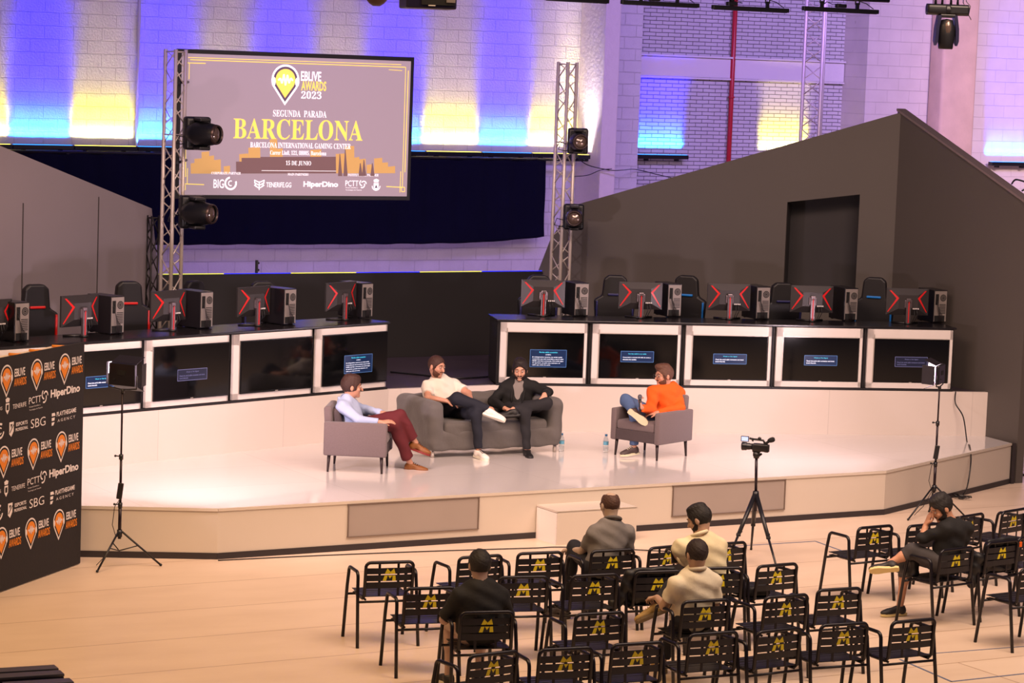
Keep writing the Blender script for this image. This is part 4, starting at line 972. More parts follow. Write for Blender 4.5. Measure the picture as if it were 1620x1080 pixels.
def sdf_obj(name, prims, mats, parent=None, vox=.008, wr=0, wf=14, matf=None, relax=1):
    F, lo, vox = sdf_eval(prims, vox)
    if wr:
        n = F.shape; X, Y, Z = np.meshgrid(*[lo[i]+vox*np.arange(n[i]) for i in range(3)], indexing='ij', sparse=True)
        F = F + wr*(np.sin(wf*X+.7*wf*Z+2*np.sin(9*Y+3*Z))*np.sin(wf*.8*Y-wf*.9*Z+1.5*np.sin(11*X))+.5*np.sin(wf*2.3*Z+wf*1.1*X+3*np.sin(7*Y)))
    V, Q = surface_nets(F, lo, vox)
    for _ in range(relax):
        S = np.zeros_like(V); C = np.zeros(len(V))
        for k in range(4):
            a = Q[:, k]; b = Q[:, (k+1) % 4]; np.add.at(S, a, V[b]); np.add.at(C, a, 1); np.add.at(S, b, V[a]); np.add.at(C, b, 1)
        V = V*.5+.5*S/np.maximum(C, 1)[:, None]
    me = bpy.data.meshes.new(name); me.vertices.add(len(V)); me.vertices.foreach_set('co', V.astype(np.float32).ravel())
    me.loops.add(len(Q)*4); me.loops.foreach_set('vertex_index', Q.astype(np.int32).ravel())
    me.polygons.add(len(Q)); me.polygons.foreach_set('loop_start', np.arange(0, len(Q)*4, 4, dtype=np.int32))
    me.polygons.foreach_set('use_smooth', np.ones(len(Q), bool))
    for m_ in (mats if isinstance(mats, (list, tuple)) else [mats]): me.materials.append(m_)
    if matf is not None: me.polygons.foreach_set('material_index', matf(V[Q].mean(1)).astype(np.int32))
    me.update(calc_edges=True); me.validate()
    o = bpy.data.objects.new(name, me); COL.objects.link(o)
    if parent: o.parent = parent
    return o
T3 = lambda v: (v[0], v[1], v[2])

# ================================================================== SOFA AND ARMCHAIRS
SOFAC = mat('grey_slipcover', '#5d5857', .85, var=.10, vs=5, bump=.35, bs=22, sheen=.2)
def sofa():
    T = thing('sofa', 'dark grey two seat sofa with loose slipcover and rounded arms', 'sofa', W(-.56, 2.33, .52), SA)
    w, d, h = 1.80, .90, .66
    P = [('b', (.10, d/2, .38), (.10, d/2, .275), None, .03, .09), ('b', (w-.10, d/2, .38), (.10, d/2, .275), None, .03, .09), ('b', (w/2, d-.11, .38), (w/2, .11, .275), None, .05, .09),
         ('b', (w/2, d/2-.02, .19), (w/2-.05, d/2-.03, .11), None, .02, .03)]
    sdf_obj('slipcover', P, SOFAC, T, .014, .006, 13)
    P = [('b', (w/2, .38, .305), (w/2-.21, .36, .10), None, .02, .055)]
    sdf_obj('seat_cushion', P, SOFAC, T, .014, .005, 17)
    for x in (.08, w-.08):
        for y in (.08, d-.1):
            g = G(); g.cyl((x, y, 0), (x, y, .13), .022, n=14); g.build('leg', mat('chrome_leg', '#c8c0ba', .2, metal=.9), T)
sofa()
ARMF = mat('mauve_grey_tweed', '#6b5d5f', .9, var=.14, vs=60, bump=.3, bs=220, sheen=.2)
ARMD = mat('dark_tweed', '#4b4043', .9, var=.12, vs=50, bump=.3, bs=220)
WOODD = mat('dark_wood', '#2a1a1c', .45, var=.1)
def armchair(label, c, heading):
    """own +x is where the sitter faces; legs .60 apart"""
    T = thing('armchair', label, 'armchair', (c[0], c[1], .52), heading)
    for s in (-1, 1):
        g = G(); g.box((.0, s*.315, .375), (.70, .075, .375), b=.018, seg=3); g.build('arm', ARMF, T)
    g = G(); g.box((-.305, 0, .455), (.09, .56, .54), b=.03, seg=3, R=Matrix.Rotation(-.07, 3, 'Y')); g.build('backrest', ARMF, T)
    g = G(); g.box((.02, 0, .26), (.64, .555, .13), b=.01); g.build('seat_base', ARMD, T)
    g = G(); g.box((.045, 0, .375), (.60, .545, .12), b=.035, seg=3); g.build('seat_cushion', ARMF, T)
    g = G(); g.box((-.225, 0, .55), (.12, .44, .30), b=.05, seg=4, R=Matrix.Rotation(-.22, 3, 'Y')); g.build('back_cushion', ARMD, T)
    for sx in (-1, 1):
        for sy in (-1, 1): g = G(); g.cyl((sx*.30, sy*.30, 0), (sx*.29, sy*.29, .20), .012, .021, n=10); g.build('leg', WOODD, T)
armchair('grey armchair at the left of the stage seen from its side', (-1.67, 29.31), radians(-3))
armchair('grey armchair at the right of the stage under the man in orange', (1.69, 31.16), radians(-128))

# ================================================================== PEOPLE
def N(v): v = Vector(v); return v.normalized()
def skinm(n, c): return mat('skin_'+n, c, .55, var=.06, vs=14)
def hand_prims(wr, dr, nr, side, curl=.5, s=1.0, splay=.10):
    """wr wrist, dr direction to the knuckles, nr palm normal, side +1 when the thumb is on dr x nr"""
    d = N(dr); n = N(Vector(nr)-d*Vector(nr).dot(d)); l = d.cross(n)*side; P = []; wr = Vector(wr)
    offs = [.030, .010, -.010, -.028]; ln = [.070, .080, .074, .058]
    for o_, L in zip(offs, ln):
        kb = wr+d*.088*s+l*o_*s; P.append(('c', T3(wr+l*o_*.6*s+d*.012), T3(kb), .0155*s, .0125*s, .012))
        dd = N(d+l*o_*splay*12*.1); p = kb; ang = 0
        for j, f in enumerate((.45, .32, .25)):
            ang += curl*(.9 if j else .7); v = dd*cos(ang)+n*sin(ang); q = p+v*L*f*s
            P.append(('c', T3(p), T3(q), (.0098-.0012*j)*s, (.0090-.0014*j)*s, .004)); p = q
    b = wr+d*.022*s+l*.026*s; k1 = b+(l*.75+d*.65+n*.2).normalized()*.042*s; k2 = k1+(d*.9+l*.25+n*(.2+curl*.4)).normalized()*.034*s
    P.append(('c', T3(b), T3(k1), .014*s, .0115*s, .010)); P.append(('c', T3(k1), T3(k2), .0112*s, .0085*s, .004)); return P
def person(name, label, J, st, parent_group=None):
    """J: world joints; st: style"""
    base = Vector((J['pel'].x, J['pel'].y, J.get('z0', 0)))
    T = thing('person', label, 'person', base, 0)
    for k in list(J):
        if isinstance(J[k], Vector) and k not in ('face', 'hdL', 'hdR', 'nL', 'nR', 'ftL', 'ftR', 'solL', 'solR', 'hup'): J[k] = J[k]-base
    pel, neck, head = J['pel'], J['neck'], J['head']; fd = N(J['face']); gs = st.get('girth', 1.0)
    shL, shR = J['shL'], J['shR']; sp = neck-pel; up = N(sp); rt = N(shR-shL); rt = N(rt-up*rt.dot(up)); fw = up.cross(rt)
    if 'flip' in st: fw = -fw
    A = [T3(rt), T3(fw), T3(up)]; SK = skinm(st['skin_n'], st['skin']); L = sp.length
    def torso(e, k=.05):
        return [('e', T3(pel+up*L*.66), (.158*gs+e, .108*gs+e, .20+e), A, k), ('e', T3(pel+up*L*.34), (.148*gs+e, .112*gs+e, .19+e), A, k), ('e', T3(pel+up*.03), (.165*gs+e, .118*gs+e, .13+e), A, k),
                ('c', T3(shL), T3(shR), .058+e, .058+e, .06), ('c', T3((shL+shR)/2-up*.03), T3(neck-up*.02), .066+e, .050+e, .04)]
    # head frame
    hu = N(Vector(J.get('hup', (0, 0, 1)))-fd*Vector(J.get('hup', (0, 0, 1))).dot(fd)); hr = fd.cross(hu)
    HA = [T3(hr), T3(fd), T3(hu)]; hs = st.get('hs', 1.06)
    H = lambda x, y, z: T3(head+(hr*x+fd*y+hu*z)*hs)
    hp = [('e', H(0, -.012, .022), (.074*hs, .094*hs, .090*hs), HA, .02), ('e', H(0, .022, -.045), (.056*hs, .064*hs, .066*hs), HA, .03),
          ('c', H(0, .086, .012), H(0, .106, -.022), .008*hs, .014*hs, .010), ('c', H(-.032, .076, .032), H(.032, .076, .032), .012*hs, .012*hs, .014),
          ('c', H(-.018, .080, -.052), H(.018, .080, -.052), .008*hs, .008*hs, .008), ('e', H(0, .070, -.088), (.022*hs, .020*hs, .018*hs), HA, .02),
          ('e', H(-.077, -.008, -.005), (.011*hs, .020*hs, .032*hs), HA, .006), ('e', H(.077, -.008, -.005), (.011*hs, .020*hs, .032*hs), HA, .006),
          ('c', H(-.042, .066, -.018), H(-.030, .07, -.03), .016*hs, .012*hs, .02), ('c', H(.042, .066, -.018), H(.030, .07, -.03), .016*hs, .012*hs, .02),
          ('E', H(-.031, .098, .013), (.013*hs, .012*hs, .009*hs), HA, .006), ('E', H(.031, .098, .013), (.013*hs, .012*hs, .009*hs), HA, .006),
          ('c', T3(neck-up*.03), H(0, -.022, -.05), .058, .053, .03)]
    P = torso(-.012)+hp
    for s in 'LR':
        P += [('c', T3(J['sh'+s]), T3(J['el'+s]), .050, .039, .03), ('c', T3(J['el'+s]), T3(J['wr'+s]), .039, .027, .02)]
        hpz = J['hip'+s]; kn, an = J['kn'+s], J['an'+s]
        if st.get('shorts'): P += [('c', T3(hpz), T3(kn), .076, .052, .03), ('c', T3(kn), T3(an), .052, .033, .02), ('c', T3(kn+(an-kn)*.15), T3(kn+(an-kn)*.45), .054, .046, .03)]
        else: P += [('c', T3(hpz), T3(kn), .060, .040, .02), ('c', T3(kn), T3(an), .040, .033, .01)]
        ft = N(J['ft'+s]); su = N(J['sol'+s]) if 'sol'+s in J else Vector((0, 0, 1)); P += [('c', T3(an), T3(an+ft*.06-su*.045), .032, .020, .01)]
        if 'hd'+s in J: P += hand_prims(J['wr'+s], J['hd'+s], J['n'+s], J.get('ts'+s, 1), J.get('curl'+s, .5))
    sdf_obj('body', P, SK, T, .0068)
    # hair
    if st.get('hair'):
        HC = mat('hair_'+st['hair_n'], st['hair'], .6, var=.35, vs=90, bump=.6, bs=160); v = st.get('hair_vol', .013)
        P = [('e', H(0, -.016, .030), ((.074+v)*hs, (.096+v)*hs, (.090+v)*hs), HA, .01)]
        if st.get('quiff'): P += [('e', H(st['quiff'], .055, .112), (.055*hs, .04*hs, .028*hs), HA, .03), ('e', H(0, 0, .118), (.06*hs, .07*hs, .024*hs), HA, .03)]
        if st.get('top'): P += [('e', H(0, -.01, .108), (.065*hs, .085*hs, .03*hs), HA, .03)]
        P += [('c', H(-.078, .022, .02), H(-.074, .024, -.02), .010, .006, .01), ('c', H(.078, .022, .02), H(.074, .024, -.02), .010, .006, .01)]
        P += [('E', H(0, .115, -.006), (.070*hs, .074*hs, .093*hs), HA, .008), ('E', H(0, .07, -.12), (.16*hs, .115*hs, .105*hs), HA, .01), ('E', H(0, .02, -.105), (.14*hs, .125*hs, .070*hs), HA, .01), ('E', H(0, .105, .0), (.125*hs, .070*hs, .062*hs), HA, .010), ('E', H(0, -.06, -.14), (.14*hs, .12*hs, .065*hs), HA, .01)]
        P += [('E', H(-.088, -.006, -.008), (.016*hs, .022*hs, .034*hs), HA, .004), ('E', H(.088, -.006, -.008), (.016*hs, .022*hs, .034*hs), HA, .004)]
        if st.get('bald'): P += [('E', H(0, -.035, .125), (.052*hs, .075*hs, .052*hs), HA, .02), ('E', H(0, .09, .09), (.06*hs, .07*hs, .05*hs), HA, .02)]
        if st.get('crown'): P += [('E', H(0, -.085, .108), (.026*hs, .026*hs, .026*hs), HA, .02)]
        sdf_obj('hair', P, HC, T, .0062, .0018, 120)
    if st.get('beard'):
        BC = mat('beard_'+st['hair_n'], st['beard'], .75, var=.3, vs=90, bump=.5, bs=160)
        P = [('e', H(0, .020, -.047), (.0605*hs, .0675*hs, .0715*hs), HA, .01), ('c', H(-.068, .012, -.012), H(-.052, .03, -.06), .012, .014, .015), ('c', H(.068, .012, -.012), H(.052, .03, -.06), .012, .014, .015), ('c', H(-.022, .084, -.040), H(.022, .084, -.040), .007, .007, .006),
             ('E', H(0, .085, -.0), (.050*hs, .055*hs, .034*hs), HA, .006), ('E', H(0, .097, -.054), (.017*hs, .02*hs, .007*hs), HA, .003), ('E', H(0, -.06, -.03), (.1*hs, .07*hs, .12*hs), HA, .01)]
        sdf_obj('beard', P, BC, T, .0055, .001, 120)
    for s in (-1, 1):
        g = G(); g.ico(H(s*.031, .0815, .013), .0105*hs, 2); g.mi = 1; g.ico(H(s*.031, .0865, .0125), .0068*hs, 1); g.build('eye', [mat('eye_white', '#a89488', .3), mat('eye_dark', '#20140f', .3)], T)
        if st.get('hair'):
            g = G(); g.tube([H(s*.016, .0895, .037), H(s*.033, .0875, .041), H(s*.050, .075, .036)], .0035, 6); g.build('eyebrow', mat('hair_'+st['hair_n'], st['hair'], .6), T)
    if st.get('glasses'):
        g = G(); R_ = .0018
        for s in (-1, 1):
            g.tube([H(s*.034+.022*cos(t), .104, .010+.019*sin(t)) for t in (2*pi*i/16 for i in range(16))], R_*1.2, 6, closed=True); g.tube([H(s*.056, .103, .016), H(s*.078, .06, .016), H(s*.083, -.005, .012)], R_*1.2, 6)
        g.tube([H(-.012, .105, .012), H(0, .108, .015), H(.012, .105, .012)], R_, 6); g.build('glasses', mat('dark_frames', '#2a1a16', .3), T)
    # shirt
    top = st['top_c']; TM = mat('top_'+name, top, .85, var=.05, vs=6, bump=.7, bs=13); e = .012+st.get('loose', 0)
    P = torso(e)+[('P', T3(pel-up*.085), T3(-up))]
    for s in 'LR':
        if st['sleeve'] == 'long':
            P += [('c', T3(J['sh'+s]), T3(J['el'+s]), .060+e*.5, .050+e*.4, .03), ('c', T3(J['el'+s]), T3(J['el'+s]+(J['wr'+s]-J['el'+s])*st.get('cuff', .93)), .050+e*.4, .036+e*.3, .02, 1)]
        else: P += [('c', T3(J['sh'+s]), T3(J['sh'+s]+(J['el'+s]-J['sh'+s])*st.get('slen', .68)), .061+e*.5, .058+e*.5, .03, 1)]
    P += [('C', T3(neck), T3(neck+up*.2), .054, .07, .006)]
    if st.get('open'):   # open jacket: a wedge cut from the front, undershirt below
        P += [('C', T3(neck+fw*.08), T3(pel+fw*.20+up*.06), .055, .05, .01)]
    sdf_obj(st.get('top_name', 'shirt'), P, TM, T, .0085, .0062, 24, relax=1)
    if st.get('open'):
        P = torso(.004)+[('C', T3(neck), T3(neck+up*.2), .058, .07, .006), ('P', T3(pel-up*.05), T3(-up))]
        sdf_obj('t_shirt', P, mat('under_'+name, st['open'], .85, var=.05, bump=.2, bs=26), T, .009, .002, 20)
        for s in (-1, 1):
            g = G(); b0 = neck+rt*s*.05+up*.03-fw*.02
            g.tube([T3(b0), T3(neck+rt*s*.075+fw*.085-up*.05), T3(neck+rt*s*.07+fw*.14-up*.17), T3(neck+rt*s*.06+fw*.155-up*.28)], .016, 8, rs=[.012, .018, .016, .006]); g.build('lapel', TM, T)
    if st.get('collar'):
        CM = mat('collar_'+name, st['collar'], .85, var=.04); g = G()
        pts = [neck+up*(.044-.026*cos(t))+rt*.071*sin(t)+fw*(.069*cos(t)-.006) for t in (2*pi*i/18 for i in range(18))]
        g.tube([T3(p) for p in pts], .0165, 8, closed=True)
        for s in (-1, 1): g.tube([T3(neck+fw*.066+rt*s*.012+up*.0), T3(neck+fw*.085+rt*s*.04-up*.035), T3(neck+fw*.080+rt*s*.05-up*.045)], .011, 6, rs=[.012, .011, .003])
        g.build('collar', CM, T)
    if st.get('hood'):
        P = [('c', T3(neck+rt*.07*sin(a)+fw*.06*cos(a)+up*(.005-.03*cos(a))), T3(neck+rt*.07*sin(a+.5)+fw*.06*cos(a+.5)+up*(.005-.03*cos(a+.5))), .026, .026, .02) for a in [i*.5 for i in range(13)]]
        P += [('e', T3(neck-fw*.10-up*.03), (.10, .05, .075), A, .03)]
        sdf_obj('hood', P, TM, T, .008, .002, 25)
    # trousers
    PM = mat('legs_'+name, st['leg_c'], .85, var=.08, vs=6, bump=.6, bs=13); P = [('e', T3(pel+up*.02), (.172*gs, .128*gs, .12), A, .05)]
    for s in 'LR':
        hpz, kn, an = J['hip'+s], J['kn'+s], J['an'+s]
        if st.get('shorts'): P += [('c', T3(hpz), T3(kn), .094, .070, .05), ('c', T3(kn), T3(kn+(an-kn)*st['shorts']), .070, .062, .03, 1)]
        else: P += [('c', T3(hpz), T3(kn), .091, .069, .05), ('c', T3(kn), T3(kn+(an-kn)*st.get('plen', .93)), .069, st.get('hem', .050), .03, 1)]
    sdf_obj('shorts' if st.get('shorts') else 'trousers', P, PM, T, .0085, .0046, 19)
    for s in 'LR':
        an = J['an'+s]; ft = N(J['ft'+s]); su = N(Vector(J['sol'+s])) if 'sol'+s in J else Vector((0, 0, 1)); su = N(su-ft*su.dot(ft)); sd = ft.cross(su)
        SA3 = [T3(sd), T3(ft), T3(su)]; hl = an-su*.045-ft*.035
        P = [('e', T3(hl+ft*.015+su*.004), (.038, .046, .044), SA3, .02), ('c', T3(hl+ft*.045+su*.022), T3(hl+ft*.15-su*.004), .036, .031, .03), ('e', T3(hl+ft*.175-su*.012), (.045, .070, .032), SA3, .03), ('c', T3(an-su*.04-ft*.01), T3(an-su*.004-ft*.005), .043, .041, .02, 1),
             ('B', T3(hl+ft*.09-su*.085), (.1, .2, .05), SA3, .002, .002)]
        sh = sdf_obj('shoe', P, mat('shoe_'+name, st['shoe'], .55, var=.1), T, .007, relax=1)
        g = G(); R = Matrix((sd, ft, su)).transposed()
        pl = [(x*.040*(1+.18*sin(y*.9)), y) for x, y in ()]
        prof = [(0, -.048), (.026, -.042), (.034, -.02), (.031, .03), (.036, .09), (.046, .15), (.044, .19), (.03, .232), (0, .248)]
        prof = [(x*.97, y*.96) for x, y in prof]; poly = prof+[(-x, y) for x, y in prof[::-1][1:-1]]; M_ = Matrix.Translation(hl+ft*.006-su*.032) @ R.to_4x4()
        g.prism(poly, -.012, .012, 'z', M=M_); g.build('sole', mat('sole_'+name, st['sole'], .6, var=.04), sh)
        if st.get('laces'):
            g = G()
            for q in range(4): c = hl+ft*(.075+.022*q)+su*(.056-.009*q); g.tube([T3(c-sd*.022), T3(c+su*.006), T3(c+sd*.022)], .004, 5)
            g.build('laces', mat('lace_'+name, st['laces'], .6), sh)
    return T, base, (rt, fw, up), (hr, fd, hu)
V3 = Vector
OR = '#a8603c'
# A: left armchair, sky blue shirt
J = dict(z0=.52, pel=at(560, 676, 29.33), neck=at(549, 636, 29.34), head=at(557.5, 612, 29.34), face=V3((1, .12, -.08)), shR=at(542, 643, 29.17), shL=at(548, 640, 29.50), elR=at(566, 664, 29.08), wrR=at(603, 668, 29.10), hdR=V3((1, .12, .15)), nR=V3((0, .3, -1)), tsR=-1, curlR=.35,
         elL=at(577, 648, 29.62), wrL=at(608, 654, 29.42), hdL=V3((.9, -.5, -.1)), nL=V3((0, .2, -1)), tsL=1, curlL=.35, hipR=at(560, 680, 29.24), hipL=at(560, 676, 29.42), knR=at(623, 671, 29.30), knL=at(633, 657, 29.36), anR=at(649, 733, 29.42), anL=at(657, 700, 29.42), ftR=V3((.95, -.15, -.02)), ftL=V3((.95, -.1, -.28)), solL=V3((.3, 0, 1)))
person('sky', 'man in pale blue shirt and burgundy trousers sitting in the left armchair', J, dict(skin='#c08c74', skin_n='a', hair='#3a1f18', hair_n='brown', hair_vol=.017, top=1, top_c='#a8b6d8', sleeve='long', cuff=.86, collar='#b4c0de', leg_c='#5a161f', plen=.86, hem=.066, shoe='#7c4a1e', sole='#7a2420', laces='#4a2418'))
# B: white polo, left on the sofa
J = dict(z0=.52, pel=at(708, 647, 31.0), neck=at(694, 603, 31.02), head=at(691, 580, 30.96), face=V3((.75, -.62, -.18)), hup=V3((.05, 0, 1)), shR=at(676, 611, 30.93), shL=at(719, 609, 31.12), elR=at(677, 629, 30.70), wrR=at(706, 634, 30.58), hdR=V3((.95, .1, -.25)), nR=V3((0, .2, -1)), tsR=-1, curlR=.4,
         elL=at(741, 622, 30.95), wrL=at(745, 632, 30.70), hdL=V3((-.3, -.9, -.1)), nL=V3((0, -.2, -1)), tsL=1, curlL=.4, hipR=at(699, 649, 30.92), hipL=at(718, 649, 30.98), knR=at(722, 630, 30.55), knL=at(753, 655, 30.46), anR=at(777, 648, 30.46), anL=at(757, 712, 30.42), ftR=V3((.92, -.25, -.25)), solR=V3((-.2, .55, 1)), ftL=V3((.55, -.8, -.05)))
person('polo', 'man in white polo shirt with legs crossed on the left of the sofa', J, dict(skin='#c08c74', skin_n='b', hair='#3c2018', hair_n='crop', hair_vol=.007, beard='#5a3424', top_c='#e6dcd2', sleeve='short', collar='#e8ded4', leg_c='#141726', plen=.95, hem=.048, shoe='#e8e0da', sole='#f0ead8', laces='#2a2630', girth=1.05))
# C: black jacket
J = dict(z0=.52, pel=at(816, 643, 31.38), neck=at(821, 606, 31.44), head=at(822.5, 585.5, 31.38), face=V3((-.02, -.95, -.22)), shR=at(799, 613, 31.4), shL=at(844, 611, 31.42), elR=at(779, 634, 31.28), wrR=at(799, 646, 31.05), hdR=V3((.9, -.3, -.15)), nR=V3((0, 0, -1)), tsR=-1, curlR=.7,
         elL=at(867, 620, 31.3), wrL=at(861, 624, 31.05), hdL=V3((.15, -.5, -.85)), nL=V3((0, .8, -.5)), tsL=-1, curlL=.25, hipR=at(807, 647, 31.32), hipL=at(827, 647, 31.32), knL=at(865, 638, 30.98), knR=at(830, 653, 30.78), anL=at(812, 648, 30.74), anR=at(834, 711, 30.75), ftL=V3((-.95, -.2, -.1)), solL=V3((0, .5, 1)), ftR=V3((.22, -.95, -.05)))
person('jacket', 'bearded man in black open jacket over grey t-shirt on the right of the sofa', J, dict(skin='#c8957c', skin_n='c', hair='#1c100e', hair_n='dark', hair_vol=.014, top=1, beard='#22120e', top_c='#0c0b0d', sleeve='long', cuff=.95, open='#7e7673', top_name='jacket', leg_c='#1c1b20', plen=.98, hem=.045, shoe='#141214', sole='#141214'))
# D: orange hoodie
J = dict(z0=.52, pel=at(1056, 661, 31.26), neck=at(1057, 614, 31.28), head=at(1050, 594.5, 31.22), face=V3((-.86, -.48, -.10)), shR=at(1034, 620, 31.14), shL=at(1073, 621, 31.36), elR=at(1030, 649, 31.02), wrR=at(1015, 645, 30.80), hdR=V3((-.35, .2, 1)), nR=V3((.9, .1, .2)), tsR=1, curlR=.95,
         elL=at(1076, 645, 31.15), wrL=at(1040, 653, 30.96), hdL=V3((-1, -.05, -.1)), nL=V3((0, .3, -1)), tsL=1, curlL=.45, hipR=at(1046, 662, 31.18), hipL=at(1062, 662, 31.28), knR=at(990, 633, 31.12), knL=at(1004, 656, 30.98), anR=at(1004, 651, 30.88), anL=at(1003, 707, 30.98), ftR=V3((.80, -.05, -.55)), solR=V3((.18, .95, .25)), ftL=V3((-.80, -.62, -.05)))
Td, bd, _, _ = person('hoodie', 'man in orange hoodie and jeans holding a microphone in the right armchair', J, dict(skin='#c08c74', skin_n='d', hair='#5a3a2a', hair_n='light', hair_vol=.012, quiff=.01, beard='#5c3522', glasses=1, top_c='#e85a08', sleeve='long', cuff=.97, hood=1, top_name='hoodie', loose=.014, leg_c='#4a6088', plen=.93, hem=.052, shoe='#4a3c3c', sole='#d8d0b0', laces='#c8c0b0'))
# microphone in his hand
p = at(1013.5, 640, 30.79); T = thing('microphone', 'black handheld microphone with silver head held by the man in orange', 'microphone', p, 0)
g = G(); g.cyl((.0, .0, -.10), (-.01, 0, .07), .012, .017, n=12); g.build('handle', BLK, T)
g = G(); g.ico((-.012, 0, .095), .027, 2); g.cyl((-.011, 0, .066), (-.0115, 0, .08), .024, n=14); g.build('grille', mat('mic_mesh', '#6a6872', .35, metal=.7, bump=.6, bs=300), T)
# wrist watch on the man in sky blue
def bottle(label, p, s=1.0, z=None):
    T = thing('water_bottle', label, 'bottle', p, 0); s = s
    PL = bpy.data.materials.get('clear_plastic')
    if not PL:
        PL = mat('clear_plastic', '#e8f0f4', .08); PL.node_tree.nodes['Principled BSDF'].inputs['Transmission Weight'].default_value = .85; PL.node_tree.nodes['Principled BSDF'].inputs['IOR'].default_value = 1.2
    g = G(); g.lathe([(0, .002), (.028, 0), (.032, .01), (.032, .06), (.029, .065), (.032, .07), (.032, .13), (.026, .16), (.013, .185), (.013, .195)], (0, 0, 0), 18); g.build('body', PL, T)
    g = G(); g.lathe([(.0325, .085), (.0325, .125)], (0, 0, 0), 18); g.build('paper_label', mat('label_blue', '#6ab0d0', .5), T)
    g = G(); g.lathe([(.0, .212), (.015, .212), (.0155, .19), (.0135, .19)], (0, 0, 0), 14); g.build('cap', mat('cap_blue', '#1f6fa8', .4), T)
    T.scale = (s, s, s)
bottle('water bottle with blue label on the stage left of the right armchair', atz(958, 714.5, .521)); bottle('water bottle on the stage beside the right front leg of the sofa', atz(888, 713, .521))
bottle('water bottle on the floor under the second row chair at far left', atz(648, 985, 0)); bottle('water bottle on the floor between the second row chairs near the bald man', atz(973, 950, 0))

# ================================================================== AUDIENCE CHAIRS
TB = mat('chair_tube', '#17131a', .35, metal=.3, var=.08); SL = mat('chair_slat', '#19161a', .4, var=.08); YM = mat('chair_yellow', '#c8b418', .5, var=.08)
def make_chair():
    T = thing('slat_armchair', 'x', 'chair', (0, 0, 0), 0, 'black slatted audience chairs')
    r = .0152
    for s in (-1, 1):
        x = s*.262; pts = [(x+s*.012, -.235, 0), (x+s*.004, -.165, .48), (x, -.150, .60)]
        for k in range(1, 6): t = pi/2*k/5; pts.append((x, -.150+.05*(1-cos(t)), .60+.05*sin(t)))
        for k in range(0, 6): t = pi/2*k/5; pts.append((x, .10+.05*sin(t), .65-.05*(1-cos(t))-.0))
        pts += [(x+s*.004, .175, .48), (x+s*.012, .245, 0)]
        g = G(); g.tube(pts, r, 8); g.build('arm_loop', TB, T)
    for y, z in ((-.185, .395), (.19, .395)):
        g = G(); g.cyl((-.262, y, z), (.262, y, z), .011, n=8); g.build('cross_rail', TB, T)
    g = G()
    w = .215; pts = [(-w-.005, .02, .425), (-w-.005, -.165, .425), (-w, -.195, .45), (-w+.002, -.215, .68)]
    for k in range(1, 6): t = pi/2*k/5; pts.append((-w+.045*(1-cos(t)), -.22, .70+.045*sin(t)))
    pts += [(-p[0], p[1], p[2]) for p in pts[::-1]]
    g.tube(pts, r, 8); g.build('back_frame', TB, T)
    for i in range(3):
        z = .668-.062*i; g = G(); yb = -.213+.002*i+.006
        g.prism([(-w, yb), (-w*.5, yb-.008), (w*.5, yb-.008), (w, yb), (w, yb+.006), (w*.5, yb-.002), (-w*.5, yb-.002), (-w, yb+.006)], z-.026, z+.026, 'z'); sl_ = g.build('back_slat', SL, T)
        if i < 2:
            M = Matrix.Translation((0, yb-.0082, z)) @ XZ; g = G()
            if i == 0: put_poly(g, [(-.042, -.024), (-.018, .022), (.010, -.008), (-.004, -.024)], M, 0, .0006); put_poly(g, [(.010, -.008), (.042, .022), (.055, -.024), (.002, -.024)], M, 0, .0007)
            else: put_poly(g, [(-.060, -.024), (-.042, .022), (-.014, .022), (-.028, -.024)], M, 0, .0006); put_poly(g, [(.028, -.024), (.030, .022), (.056, .022), (.060, -.024)], M, 0, .0006); put_poly(g, [(-.010, .022), (.028, .022), (.006, -.006)], M, 0, .0006)
            g.build('yellow_mark', YM, sl_)
    for x in (-.085, .085):
        g = G(); g.box((x, -.203, .60), (.022, .004, .30)); g.build('back_strap', TB, T)
    for i in range(6):
        y = -.155+.066*i; g = G(); z = .435+.006*abs(i-2.5)*.4; g.box((0, y, z), (.43, .056, .007), b=.002); g.build('seat_slat', SL, T)
    for x in (-.20, .20):
        g = G(); g.tube([(x, -.18, .415), (x, .16, .418), (x, .20, .405)], .010, 7); g.build('seat_rail', TB, T)
    return T
chairs = [(581,890,652,888),(646.7,931,714,929),(729,882,790,878),(822,875.5,885.5,873),(795.5,913,860,912),(731,968,809,968),(741,1038,819,1029),(856.7,1028,933,1024),(973,1020,1043,1015.5),(1093,1004,1163,999),(1081,952,1151,948),(915.5,972,981,968),(908,911,973,908),(1007,905,1075,903),(938,872,1000,869),(1029,867,1084,862),(1118,862,1181,857),(1105,899,1170,898),(1198,896,1260.5,891),(1211,945,1276,940),(1201,999.6,1263,993),(1298,933.5,1356,930),(1302,989,1368,985),(1415,984,1474,979),(1360,835,1408,831),(1440,832,1484,828),(1519,818,1552,812),(1589,810,1619,804),(1488,871,1538.6,865),(1565,859,1607,854),(1617,901,1666,896),(1613,851,1655,846)]
